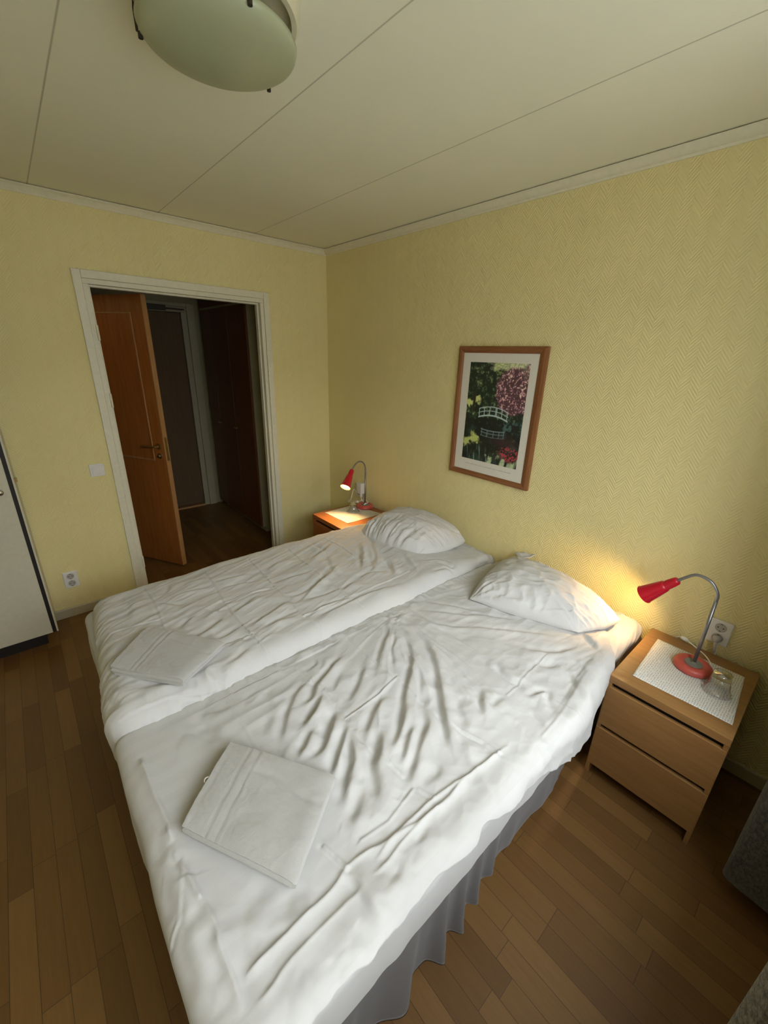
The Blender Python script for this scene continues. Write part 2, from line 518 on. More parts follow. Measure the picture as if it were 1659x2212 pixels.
def drape(X, Y, rect, r, z0):
    """wrap flat cloth coordinates over a box edge; rect = x0,x1,y0,y1 of the flat top (None = open side)"""
    x0, x1, y0, y1 = rect
    ex = np.zeros(X.shape); ey = np.zeros(X.shape)
    if x0 is not None: ex = np.where(X < x0, X - x0, ex)
    if x1 is not None: ex = np.where(X > x1, X - x1, ex)
    if y0 is not None: ey = np.where(Y < y0, Y - y0, ey)
    if y1 is not None: ey = np.where(Y > y1, Y - y1, ey)
    L = (np.abs(ex) ** 3.0 + np.abs(ey) ** 3.0) ** (1 / 3.0)
    nrm = np.hypot(ex, ey) + 1e-9
    dx, dy = ex / nrm, ey / nrm
    th = np.minimum(L / r, PI / 2)
    out = r * np.sin(th); down = r * (1 - np.cos(th)) + np.maximum(L - r * PI / 2, 0)
    P = np.stack([X - ex + dx * out, Y - ey + dy * out, z0 - down], -1)
    Nn = np.stack([dx * np.sin(th), dy * np.sin(th), np.cos(th)], -1)
    Nn /= np.linalg.norm(Nn, axis=-1, keepdims=True)
    return P, Nn

# traced fold lines on the duvets: (height mm, half width mm, points on the bed in metres)
FOLDS_R = [
  (-6,15,[(-1.071,-2.045),(-1.113,-2.116),(-1.16,-2.147),(-1.209,-2.182),(-1.259,-2.219),(-1.31,-2.266)]),
  (-8,16,[(-1.041,-2.132),(-1.097,-2.226),(-1.149,-2.299),(-1.218,-2.356),(-1.257,-2.384),(-1.303,-2.417),(-1.362,-2.472),(-1.429,-2.522),(-1.497,-2.56)]),
  (-9,17,[(-1.008,-2.127),(-1.02,-2.23),(-1.054,-2.315),(-1.106,-2.392),(-1.184,-2.48),(-1.267,-2.574),(-1.302,-2.615),(-1.332,-2.66)]),
  (-5,12,[(-1.082,-2.11),(-1.126,-2.174),(-1.176,-2.208),(-1.214,-2.263),(-1.252,-2.305)]),
  (-6,17,[(-1.3,-2.186),(-1.35,-2.234),(-1.422,-2.286),(-1.496,-2.319)]),
  (-8,16,[(-1.339,-2.095),(-1.432,-2.136),(-1.526,-2.18),(-1.572,-2.218),(-1.632,-2.221)]),
  (-4,14,[(-1.402,-2.176),(-1.453,-2.211),(-1.491,-2.244)]),
  (-7,16,[(-1.525,-2.223),(-1.592,-2.278),(-1.664,-2.312)]),
  (-8,17,[(-1.534,-2.313),(-1.599,-2.377),(-1.656,-2.419),(-1.72,-2.415)]),
  (-8,16,[(-1.531,-2.387),(-1.583,-2.428),(-1.636,-2.474),(-1.681,-2.51)]),
  (-9,18,[(-1.535,-2.44),(-1.573,-2.456),(-1.605,-2.51),(-1.648,-2.546)]),
  (-7,17,[(-1.337,-2.369),(-1.421,-2.399),(-1.488,-2.44),(-1.538,-2.48)]),
  (-9,18,[(-1.285,-2.504),(-1.331,-2.557),(-1.388,-2.587),(-1.452,-2.626),(-1.512,-2.658),(-1.55,-2.67)]),
  (-4,15,[(-1.15,-2.332),(-1.215,-2.419),(-1.272,-2.469)]),
  (-5,17,[(-1.365,-2.529),(-1.424,-2.558),(-1.496,-2.609)]),
  (-7,20,[(-1.46,-2.457),(-1.49,-2.504),(-1.533,-2.544),(-1.562,-2.568),(-1.576,-2.605)]),
  (-5,13,[(-1.445,-2.043),(-1.462,-2.079),(-1.525,-2.092)]),
  (-5,13,[(-1.424,-2.06),(-1.439,-2.099),(-1.479,-2.122)]),
  (-6,15,[(-1.593,-2.153),(-1.546,-2.143)]),
  (-6,17,[(-1.631,-2.328),(-1.678,-2.365),(-1.728,-2.389)]),
  (-3,18,[(-1.195,-2.558),(-1.211,-2.596)]),
  (-4,18,[(-1.313,-2.666),(-1.324,-2.693),(-1.324,-2.727)]),
  (-5,14,[(-0.919,-2.003),(-0.906,-2.097),(-0.906,-2.176),(-0.855,-2.26),(-0.758,-2.348)]),
  (-4,12,[(-0.879,-2.071),(-0.808,-2.151),(-0.694,-2.3)]),
  (-4,12,[(-0.801,-2.033),(-0.729,-2.153),(-0.648,-2.266)]),
  (-5,15,[(-0.731,-2.219),(-0.634,-2.342),(-0.566,-2.419)]),
  (-6,16,[(-0.808,-2.282),(-0.748,-2.361),(-0.662,-2.451),(-0.541,-2.599)]),
  (-5,14,[(-0.62,-2.13),(-0.567,-2.263),(-0.547,-2.377)]),
  (-7,22,[(-0.748,-2.511),(-0.697,-2.607),(-0.637,-2.674),(-0.515,-2.726)]),
  (-6,20,[(-0.782,-2.626),(-0.759,-2.685),(-0.7,-2.725)]),
  (-5,15,[(-0.91,-2.48),(-0.943,-2.536)]),
  (-8,18,[(-0.895,-2.518),(-0.927,-2.596),(-0.923,-2.652),(-0.937,-2.698)]),
  (-7,18,[(-0.417,-2.667),(-0.462,-2.76),(-0.492,-2.808)]),
  (-4,14,[(-0.682,-2.706),(-0.627,-2.717)]),
  (-7,17,[(-1.057,-2.572),(-1.115,-2.62),(-1.15,-2.655)]),
  (-6,17,[(-1.127,-2.662),(-1.065,-2.655),(-1.025,-2.661)]),
  (-6,14,[(-0.979,-2.705),(-0.892,-2.735),(-0.922,-2.752),(-0.961,-2.798)]),
  (-4,18,[(-1.103,-2.681),(-1.134,-2.733)]),
  (-6,15,[(-0.756,-2.796),(-0.792,-2.837),(-0.829,-2.854)]),
  (-5,12,[(-0.711,-2.748),(-0.735,-2.79),(-0.766,-2.809)]),
  (-5,14,[(-0.635,-2.744),(-0.648,-2.799),(-0.675,-2.823)]),
  (-5,14,[(-0.993,-2.74),(-1.023,-2.807),(-1.024,-2.824)]),
  (-4,16,[(-1.138,-2.833),(-1.147,-2.861),(-1.154,-2.88)]),
  (-4,15,[(-0.958,-2.837),(-0.912,-2.838),(-0.858,-2.844)]),
  (-7,17,[(-1.327,-2.439),(-1.398,-2.504),(-1.485,-2.556),(-1.511,-2.574)]),
  (-7,19,[(-1.472,-2.471),(-1.517,-2.53),(-1.559,-2.553),(-1.585,-2.6),(-1.611,-2.641),(-1.642,-2.658)]),
  (-9,20,[(-1.544,-2.44),(-1.581,-2.477),(-1.617,-2.515),(-1.661,-2.558),(-1.693,-2.592),(-1.726,-2.622)]),
  (-7,16,[(-1.538,-2.383),(-1.586,-2.432),(-1.648,-2.479),(-1.68,-2.508)]),
  (-9,22,[(-1.623,-2.581),(-1.653,-2.614),(-1.69,-2.637),(-1.722,-2.661)]),
  (-7,17,[(-1.241,-2.541),(-1.307,-2.623),(-1.337,-2.663)]),
  (-6,20,[(-1.398,-2.672),(-1.436,-2.701),(-1.503,-2.689)]),
  (-5,18,[(-1.338,-2.677),(-1.357,-2.72)]),
  (-6,18,[(-1.281,-2.672),(-1.339,-2.735)]),
  (-6,17,[(-1.363,-2.521),(-1.431,-2.57),(-1.504,-2.617)]),
  (-6,18,[(-1.099,-2.592),(-1.137,-2.639),(-1.162,-2.662)]),
  (-4,18,[(-1.167,-2.55),(-1.219,-2.621),(-1.253,-2.667)]),
  (-7,17,[(-1.537,-2.138),(-1.608,-2.172),(-1.67,-2.229),(-1.717,-2.287),(-1.747,-2.321)]),
  (-6,16,[(-1.524,-2.178),(-1.558,-2.219),(-1.604,-2.227)]),
  (-7,16,[(-1.531,-2.227),(-1.595,-2.278),(-1.655,-2.299)]),
  (-7,16,[(-1.532,-2.312),(-1.579,-2.362),(-1.636,-2.408)]),
  (-6,16,[(-1.635,-2.328),(-1.686,-2.371),(-1.739,-2.396)]),
  (-6,18,[(-1.715,-2.327),(-1.772,-2.369)]),
  (-7,20,[(-1.698,-2.058),(-1.733,-2.09),(-1.773,-2.089)]),
  (-7,20,[(-1.874,-2.032),(-1.888,-2.063),(-1.881,-2.125)]),
  (-6,30,[(-1.855,-2.053),(-1.873,-2.143),(-1.88,-2.19)]),
  (-5,20,[(-1.7,-2.192),(-1.767,-2.263)]),
  (-5,16,[(-1.667,-2.076),(-1.677,-2.122),(-1.673,-2.164)]),
  (-6,24,[(-1.941,-2.087),(-1.965,-2.1),(-1.984,-2.095)]),
  (-6,22,[(-1.896,-2.676),(-1.928,-2.712),(-1.951,-2.726)]),
  (-6,26,[(-1.871,-2.719),(-1.909,-2.718),(-1.937,-2.729)]),
  (-5,24,[(-1.916,-2.659),(-1.948,-2.654),(-1.991,-2.628)]),
  (-6,26,[(-1.976,-2.71),(-1.993,-2.719),(-2.043,-2.716)]),
  (-6,26,[(-2.023,-2.656),(-1.992,-2.663),(-1.959,-2.676)]),
  (-10,15,[(-1.785,-2.724),(-1.781,-2.761),(-1.784,-2.786),(-1.786,-2.851)]),
  (-8,18,[(-1.851,-2.815),(-1.848,-2.83),(-1.825,-2.856),(-1.793,-2.855)]),
  (-8,20,[(-1.882,-2.839),(-1.87,-2.852),(-1.849,-2.858)]),
  (-9,22,[(-1.984,-2.814),(-1.964,-2.835),(-1.943,-2.851)]),
  (-6,18,[(-1.751,-2.809),(-1.753,-2.831),(-1.775,-2.838)]),
  (-7,18,[(-1.714,-2.783),(-1.719,-2.808),(-1.689,-2.825)]),
  (-6,16,[(-1.89,-2.826),(-1.894,-2.844)]),
  (-6,18,[(-1.959,-2.805),(-1.934,-2.829),(-1.918,-2.844)]),
  (-6,14,[(-1.625,-2.801),(-1.578,-2.787),(-1.558,-2.78)]),
  (-5,14,[(-1.707,-2.782),(-1.705,-2.808),(-1.682,-2.821)]),
  (-5,14,[(-1.658,-2.811),(-1.653,-2.833),(-1.66,-2.843)]),
  (-8,26,[(-2.099,-2.348),(-2.088,-2.396),(-2.11,-2.438)]),
  (-6,20,[(-2.09,-2.468),(-2.104,-2.489),(-2.104,-2.555)]),
  (-6,22,[(-2.052,-2.622),(-2.063,-2.666),(-2.06,-2.732)]),
  (-5,22,[(-2.104,-2.573),(-2.106,-2.63),(-2.098,-2.709)]),
  (6,18,[(-2.06,-2.551),(-2.088,-2.57),(-2.112,-2.563)]),
]
CREASES_R = [
  (2.5,[(-1.273,-2.036),(-1.277,-2.213),(-1.262,-2.328),(-1.27,-2.416),(-1.278,-2.464),(-1.273,-2.508),(-1.281,-2.587),(-1.262,-2.67),(-1.246,-2.71)]),
  (2.5,[(-1.276,-2.592),(-1.26,-2.673),(-1.246,-2.706),(-1.237,-2.775)]),
  (2.5,[(-1.53,-2.041),(-1.525,-2.195),(-1.515,-2.347)]),
  (3,[(-1.533,-2.426),(-1.532,-2.516),(-1.523,-2.548),(-1.527,-2.583),(-1.518,-2.636)]),
  (4,[(-1.266,-2.333),(-1.369,-2.356),(-1.529,-2.366)]),
  (2.5,[(-0.708,-2.643),(-0.842,-2.642),(-0.94,-2.653),(-1.011,-2.652)]),
  (2.5,[(-1.263,-2.65),(-1.245,-2.703),(-1.24,-2.775)]),
  (3,[(-1.51,-2.692),(-1.497,-2.739)]),
  (3,[(-1.796,-2.645),(-1.781,-2.718)]),
  (3,[(-1.522,-2.682),(-1.635,-2.705),(-1.717,-2.692)]),
  (2.5,[(-1.805,-2.051),(-1.802,-2.084),(-1.802,-2.218),(-1.802,-2.321)]),
  (3,[(-1.798,-2.644),(-1.779,-2.72)]),
  (3,[(-2.082,-2.429),(-2.077,-2.479),(-2.064,-2.554)]),
  (2,[(-2.147,-2.585),(-2.112,-2.563),(-2.069,-2.452)]),
  (2,[(-0.672,-2.826),(-0.861,-2.821),(-0.98,-2.824),(-1.07,-2.825)]),
]
PLEATS_R = [
  (9,[(-2.078,-2.4),(-2.073,-2.346),(-2.078,-2.269),(-2.08,-2.184),(-2.083,-2.093)]),
  (6,[(-2.062,-2.788),(-2.059,-2.732),(-2.06,-2.663),(-2.053,-2.629),(-2.063,-2.557),(-2.075,-2.449)]),
  (9,[(-1.187,-2.775),(-1.329,-2.761),(-1.491,-2.739),(-1.585,-2.738),(-1.672,-2.738),(-1.717,-2.723),(-1.773,-2.717),(-1.813,-2.718)]),
  (7,[(-1.361,-2.753),(-1.445,-2.761),(-1.556,-2.759),(-1.646,-2.743),(-1.72,-2.752)]),
  (7,[(-1.406,-2.76),(-1.477,-2.767),(-1.53,-2.758),(-1.575,-2.761),(-1.642,-2.764),(-1.702,-2.773),(-1.748,-2.77)]),
  (8,[(-1.776,-2.715),(-1.831,-2.732),(-1.914,-2.735),(-1.985,-2.737),(-2.046,-2.741)]),
  (6,[(-1.773,-2.772),(-1.806,-2.774),(-1.954,-2.777),(-2.012,-2.79),(-2.045,-2.79)]),
]
FOLDS_L = [
  (-6,28,[(-1.952,-1.234),(-1.948,-1.328),(-1.977,-1.41)]),
  (-4,14,[(-1.851,-1.337),(-1.759,-1.434)]),
  (-6,16,[(-1.831,-1.605),(-1.742,-1.535)]),
  (-5,16,[(-2.105,-1.647),(-2.014,-1.602),(-1.941,-1.555)]),
  (-5,16,[(-2.114,-1.586),(-2.082,-1.564),(-2.041,-1.546)]),
  (-5,15,[(-2.096,-1.585),(-2.034,-1.569)]),
  (-5,15,[(-2.106,-1.725),(-2.073,-1.688),(-2.045,-1.673)]),
  (-5,14,[(-1.75,-1.191),(-1.771,-1.253),(-1.806,-1.29)]),
  (-5,14,[(-1.694,-1.507),(-1.657,-1.57),(-1.613,-1.572)]),
  (-6,18,[(-1.626,-1.606),(-1.729,-1.677),(-1.838,-1.7)]),
  (-5,16,[(-1.616,-1.738),(-1.715,-1.763),(-1.73,-1.705)]),
  (-6,16,[(-1.607,-1.621),(-1.57,-1.606),(-1.475,-1.587)]),
  (-4,12,[(-1.717,-1.257),(-1.669,-1.24),(-1.602,-1.251)]),
  (-4,12,[(-1.742,-1.327),(-1.676,-1.328),(-1.602,-1.347)]),
  (-4,12,[(-1.574,-1.314),(-1.492,-1.322),(-1.411,-1.341)]),
  (-4,12,[(-1.585,-1.374),(-1.483,-1.399),(-1.382,-1.437)]),
  (-5,18,[(-1.713,-1.827),(-1.662,-1.824),(-1.63,-1.858)]),
  (-5,16,[(-1.641,-1.884),(-1.708,-1.914),(-1.768,-1.927)]),
  (-7,17,[(-1.358,-1.742),(-1.19,-1.647),(-0.998,-1.525)]),
  (-6,16,[(-1.1,-1.413),(-0.947,-1.335),(-0.823,-1.271)]),
  (-5,18,[(-0.686,-1.354),(-0.892,-1.64)]),
  (-5,18,[(-0.683,-1.44),(-0.878,-1.73)]),
  (-5,18,[(-0.723,-1.653),(-0.804,-1.818)]),
  (-5,16,[(-1.351,-1.52),(-1.313,-1.494),(-1.209,-1.503),(-1.114,-1.515)]),
  (-5,16,[(-1.598,-1.62),(-1.498,-1.572),(-1.427,-1.566)]),
  (-6,16,[(-1.599,-1.764),(-1.49,-1.728),(-1.359,-1.682)]),
  (-5,15,[(-1.541,-1.801),(-1.44,-1.789),(-1.36,-1.786)]),
  (-5,15,[(-1.362,-1.643),(-1.293,-1.671),(-1.148,-1.623)]),
  (-5,15,[(-1.204,-1.649),(-1.095,-1.606),(-0.971,-1.53)]),
  (-5,14,[(-1.311,-1.732),(-1.196,-1.748),(-1.096,-1.747)]),
  (-6,13,[(-1.338,-1.826),(-1.218,-1.829),(-1.116,-1.849)]),
  (-6,13,[(-1.345,-1.875),(-1.215,-1.878),(-1.047,-1.865),(-0.869,-1.898)]),
  (-4,14,[(-0.99,-1.718),(-0.897,-1.715),(-0.813,-1.765)]),
  (-5,16,[(-1.125,-1.778),(-1.061,-1.747),(-0.999,-1.74)]),
  (-5,18,[(-1.329,-1.363),(-1.227,-1.315),(-1.139,-1.332)]),
  (-5,16,[(-1.37,-1.823),(-1.456,-1.808),(-1.569,-1.808)]),
  (-4,18,[(-0.959,-1.4),(-1.027,-1.567),(-0.987,-1.676)]),
  (-5,16,[(-0.961,-1.207),(-0.949,-1.314),(-0.958,-1.364)]),
  (-6,16,[(-0.626,-1.393),(-0.729,-1.566),(-0.85,-1.703)]),
  (-6,16,[(-0.695,-1.387),(-0.805,-1.535),(-0.922,-1.671)]),
  (-5,16,[(-0.726,-1.622),(-0.752,-1.731),(-0.804,-1.809)]),
  (-5,18,[(-0.581,-1.623),(-0.642,-1.765),(-0.694,-1.883)]),
  (-5,14,[(-0.571,-1.782),(-0.47,-1.833),(-0.444,-1.905)]),
  (-5,13,[(-0.517,-1.849),(-0.484,-1.939),(-0.433,-1.927)]),
  (-5,13,[(-0.623,-1.915),(-0.529,-1.928),(-0.495,-1.979)]),
  (-6,16,[(-2.029,-1.856),(-1.949,-1.901),(-1.906,-1.929)]),
  (-6,22,[(-1.776,-1.913),(-1.774,-1.974),(-1.815,-1.997)]),
  (-6,15,[(-1.861,-2.031),(-1.901,-2.03),(-1.942,-1.991)]),
  (-6,15,[(-1.984,-2.021),(-2.012,-1.987),(-2.028,-2.002)]),
  (-6,14,[(-2.076,-1.991),(-2.046,-2.026),(-2.019,-2.032)]),
  (-5,20,[(-2.098,-1.799),(-2.096,-1.864),(-2.069,-1.923)]),
]
CREASES_L = [
  (3,[(-1.853,-1.163),(-1.85,-1.315),(-1.861,-1.472),(-1.872,-1.563)]),
  (3,[(-1.574,-1.185),(-1.585,-1.374),(-1.6,-1.512),(-1.606,-1.643),(-1.605,-1.824),(-1.602,-1.958)]),
  (3,[(-1.342,-1.271),(-1.34,-1.426)]),
  (3,[(-2.104,-1.495),(-2.048,-1.45),(-1.867,-1.477)]),
  (3.5,[(-1.6,-1.512),(-1.483,-1.506),(-1.385,-1.517)]),
  (3,[(-1.605,-1.824),(-1.656,-1.811),(-1.717,-1.815)]),
  (3,[(-1.336,-1.197),(-1.349,-1.466),(-1.367,-1.675),(-1.366,-1.815),(-1.352,-1.932),(-1.375,-2.02)]),
  (3,[(-1.609,-1.611),(-1.607,-1.815),(-1.597,-1.956)]),
  (3,[(-1.095,-1.202),(-1.106,-1.374),(-1.114,-1.515),(-1.116,-1.605),(-1.12,-1.781),(-1.119,-1.834),(-1.113,-1.924)]),
  (3,[(-0.84,-1.195),(-0.826,-1.37),(-0.846,-1.592)]),
  (3.5,[(-1.574,-1.524),(-1.448,-1.511),(-1.356,-1.53)]),
  (3,[(-1.374,-1.83),(-1.224,-1.837),(-1.123,-1.831),(-0.871,-1.84),(-0.713,-1.827)]),
  (4,[(-2.098,-1.945),(-2.04,-1.94),(-1.96,-1.944),(-1.88,-1.977),(-1.776,-2.0),(-1.701,-2.018),(-1.639,-2.032)]),
]

def wl(name, bm, mat, parent=None, **kw):
    """link geometry written in room coordinates under a thing whose empty stands somewhere"""
    o = link(name, bm, mat, parent, **kw)
    if parent is not None and parent.type == 'EMPTY':
        o.location = -parent.location
    return o

# ================================================================== THE ROOM
H = 2.53
YW = -3.62          # window wall
XL = -3.20          # left wall
YH = 1.74           # far wall of the hall
struct(link('floor', boxes((XL, 0.05, YW - 0.05, YH + 0.1, -0.06, 0.0)), MAT['floor']))
struct(link('ceiling', boxes((XL, 0.05, YW, 0.0, H, H + 0.08)), MAT['ceiling']))
struct(link('wall_right', boxes((0.0, 0.1, YW - 0.1, YH + 0.1, 0, H + 0.08)), MAT['wall_x']))
struct(link('wall_left', boxes((XL - 0.1, XL, YW - 0.1, 0.0, 0, H + 0.08)), MAT['wall_x']))
OX0, OX1, OZ = -1.702, -0.573, 2.124
struct(link('wall_back', boxes((XL - 0.1, OX0, 0.0, 0.08, 0, H + 0.08), (OX1, 0.0, 0.0, 0.08, 0, H + 0.08),
                               (OX0, OX1, 0.0, 0.08, OZ, H + 0.08)), MAT['wall_y']))
WX0, WX1, WZ0, WZ1 = -2.35, -0.60, 1.02, 2.20
struct(link('wall_front', boxes((XL - 0.1, WX0, YW - 0.12, YW, 0, H + 0.08), (WX1, 0.0, YW - 0.12, YW, 0, H + 0.08),
                                (WX0, WX1, YW - 0.12, YW, 0, WZ0), (WX0, WX1, YW - 0.12, YW, WZ1, H + 0.08)), MAT['wall_y']))
# window (behind the photographer)
bm = boxes((WX0, WX1, YW - 0.10, YW - 0.04, WZ0, WZ0 + 0.05), (WX0, WX1, YW - 0.10, YW - 0.04, WZ1 - 0.05, WZ1),
           (WX0, WX0 + 0.05, YW - 0.10, YW - 0.04, WZ0, WZ1), (WX1 - 0.05, WX1, YW - 0.10, YW - 0.04, WZ0, WZ1),
           (-1.54, -1.50, YW - 0.10, YW - 0.04, WZ0, WZ1))
wf = struct(link('window_1', bm, MAT['window_frame']))
struct(link('window_sill', boxes((WX0 - 0.03, WX1 + 0.03, YW - 0.12, YW + 0.05, WZ0 - 0.03, WZ0)), MAT['window_frame'], wf, bevel=0.004))

# hall behind the doorway
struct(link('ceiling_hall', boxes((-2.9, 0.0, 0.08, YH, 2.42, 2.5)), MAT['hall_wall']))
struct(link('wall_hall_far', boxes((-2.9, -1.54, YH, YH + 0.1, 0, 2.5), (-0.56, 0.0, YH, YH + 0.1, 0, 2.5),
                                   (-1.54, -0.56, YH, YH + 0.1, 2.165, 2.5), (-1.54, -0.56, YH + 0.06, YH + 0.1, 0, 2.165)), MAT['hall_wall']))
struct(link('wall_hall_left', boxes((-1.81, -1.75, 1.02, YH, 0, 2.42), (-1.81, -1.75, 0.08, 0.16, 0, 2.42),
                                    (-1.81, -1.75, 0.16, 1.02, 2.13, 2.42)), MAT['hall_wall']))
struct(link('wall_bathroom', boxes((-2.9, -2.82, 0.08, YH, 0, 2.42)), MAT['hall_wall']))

# doorway frame
df = empty('door_1', (-1.14, 0, 0)); struct(df, 'white painted door frame around the open hall doorway, its own door missing', 'door frame')
A0, A1, AT = -1.747, -0.528, 2.169
bm = bmesh.new()
box(bm, A0, A0 + 0.045, -0.016, 0.0, 0, AT); box(bm, A1 - 0.045, A1, -0.016, 0.0, 0, AT)
box(bm, A0 + 0.045, A1 - 0.045, -0.016, 0.0, AT - 0.045, AT)
struct(wl('architrave', bm, MAT['trim'], df, bevel=0.004))
bm = bmesh.new()
box(bm, A0 + 0.045, -1.674, -0.004, 0.07, 0, 2.096); box(bm, -0.600, A1 - 0.045, -0.004, 0.07, 0, 2.096)
box(bm, A0 + 0.045, A1 - 0.045, -0.004, 0.07, 2.096, AT - 0.045)
# rebate step
box(bm, -0.612, -0.600, 0.030, 0.07, 0, 2.084); box(bm, -1.674, -1.662, 0.030, 0.07, 0, 2.084)
box(bm, -1.674, -0.600, 0.030, 0.07, 2.084, 2.096)
struct(wl('jamb', bm, MAT['trim'], df, bevel=0.0025))
for z in (1.83, 1.43, 0.27):
    bm = bmesh.new()
    lathe(bm, [(0.0, -0.045), (0.007, -0.043), (0.007, -0.002), (0.0078, 0.0), (0.007, 0.002), (0.007, 0.043), (0.0, 0.045)], 12, (-1.672, -0.012, z), caps=False)
    box(bm, -1.690, -1.674, -0.008, -0.003, z - 0.045, z + 0.045)
    struct(wl('hinge', bm, MAT['trim'], df, auto=35))
# skirting and cornice
def prism(bm, prof, a, b, axis):
    """profile (out, z) extruded along a wall; axis 'x' wall at y=0, axis 'y' wall at x=0"""
    def P(o, z, t): return (t, -o, z) if axis == 'x' else (-o, t, z)
    A = [bm.verts.new(P(o, z, a)) for o, z in prof]; B = [bm.verts.new(P(o, z, b)) for o, z in prof]
    n = len(prof)
    for i in range(n): bm.faces.new((A[i], A[(i + 1) % n], B[(i + 1) % n], B[i]))
    bm.faces.new(A); bm.faces.new(list(reversed(B)))
    return bm
CPR = [(0, 2.489), (0.008, 2.489), (0.011, 2.498), (0.018, 2.503), (0.022, 2.512), (0.034, 2.517), (0.042, 2.520), (0.044, 2.5255), (0.012, 2.5255), (0.012, 2.53), (0, 2.53)]
struct(link('trim_1', prism(bmesh.new(), CPR, XL, 0, 'x'), MAT['cornice'], auto=50))
CPR2 = [(0, 2.489), (0.006, 2.489), (0.010, 2.497), (0.026, 2.500), (0.030, 2.507), (0.042, 2.516), (0.044, 2.5255), (0.012, 2.5255), (0.012, 2.53), (0, 2.53)]
struct(link('trim_2', prism(bmesh.new(), CPR2, YW, 0, 'y'), MAT['cornice'], auto=50))
BPR = [(0, 0), (0.012, 0), (0.012, 0.060), (0.008, 0.066), (0, 0.066)]
bm = prism(bmesh.new(), BPR, XL, A0, 'x'); prism(bm, BPR, A1, 0, 'x')
struct(link('baseboard_back', bm, MAT['baseboard']))
struct(link('baseboard_right', prism(bmesh.new(), BPR, YW, 0, 'y'), MAT['baseboard']))
bm = boxes((-0.55, -0.525, YH - 0.01, YH, 0, 0.06))
struct(link('baseboard_hall', bm, MAT['baseboard']))

# entrance door at the end of the hall
ed = empty('door_2', (-1.07, YH, 0)); struct(ed, 'dark brown flush entrance door at the far end of the hall', 'door')
bm = boxes((-0.656, -0.600, YH - 0.012, YH + 0.05, 0, 2.125), (-0.600, -0.524, YH - 0.028, YH, 0, 2.20),
           (-1.50, -1.444, YH - 0.012, YH + 0.05, 0, 2.125), (-1.58, -1.50, YH - 0.028, YH, 0, 2.20),
           (-1.50, -0.600, YH - 0.028, YH, 2.165, 2.20), (-1.50, -0.600, YH - 0.012, YH + 0.05, 2.112, 2.165))
struct(wl('door_frame', bm, MAT['hall_white'], ed, bevel=0.004))
struct(wl('door_leaf', boxes((-1.440, -0.662, YH + 0.002, YH + 0.045, 0.035, 2.105)), MAT['dark_door'], ed, bevel=0.003))
struct(wl('threshold', boxes((-1.444, -0.656, YH - 0.03, YH + 0.05, 0.0, 0.022)), MAT['oak_edge'], ed, bevel=0.005))
struct(wl('door_closer', boxes((-1.02, -0.80, YH - 0.045, YH - 0.012, 2.118, 2.168), (-0.84, -0.62, YH - 0.03, YH - 0.015, 2.132, 2.146)), MAT['dark_metal'], ed, bevel=0.004))

# bathroom door leaf standing ajar into the hall
P0 = Vector((-1.325, 0.285, 0)); dv = Vector((-0.497, 0.868, 0)).normalized(); WL = 0.80
ang = math.atan2(dv.y, dv.x)
lf = empty('door_3', P0, ang); struct(lf, 'orange-brown panelled door leaf standing ajar in the hall', 'door')
# local: +x from the free edge to the hinges, visible face on +y
TH = 0.040
struct(link('door_leaf', boxes((0.004, WL, -TH / 2, TH / 2, 0.012, 2.10)), MAT['oak_door'], lf, bevel=0.002))
struct(link('edge_strip', boxes((-0.002, 0.004, -TH / 2, TH / 2, 0.012, 2.10)), MAT['oak_edge'], lf))
def moulding(zs, ze, xs, xe, yo):
    bm = bmesh.new(); w = 0.012
    for (a, b, c, d) in ((xs, xe, zs, zs + w), (xs, xe, ze - w, ze), (xs, xs + w, zs, ze), (xe - w, xe, zs, ze)):
        box(bm, a, b, min(yo, yo * 1.35), max(yo, yo * 1.35), c, d)
    return bm
for side in (1, -1):
    struct(link('panel_moulding', moulding(0.922, 1.99, 0.110, 0.69, side * TH / 2), MAT['oak_edge'], lf, bevel=0.003))
for side in (1, -1):
    hd = bmesh.new(); y0 = side * TH / 2
    lathe(hd, [(0.0, 0), (0.024, 0.0), (0.024, 0.006), (0.010, 0.010), (0.009, 0.045), (0, 0.045)], 20, (0.055, y0, 1.04), (0, side, 0), caps=False)
    tube(hd, spline([(0.050, y0 + side * 0.042, 1.04), (0.085, y0 + side * 0.046, 1.04), (0.13, y0 + side * 0.046, 1.037), (0.185, y0 + side * 0.044, 1.032)], 5), 0.0085, 12)
    struct(link('door_handle', hd, MAT['brass'], lf, auto=40))
    hd = bmesh.new()
    lathe(hd, [(0.0, 0), (0.022, 0.0), (0.022, 0.005), (0.012, 0.008), (0.011, 0.022), (0, 0.024)], 20, (0.055, y0, 0.965), (0, side, 0), caps=False)
    struct(link('lock_knob', hd, MAT['chrome'], lf, auto=40))
struct(link('lock_plate', boxes((-0.0035, -0.002, -0.011, 0.011, 0.93, 1.11)), MAT['brass'], lf))

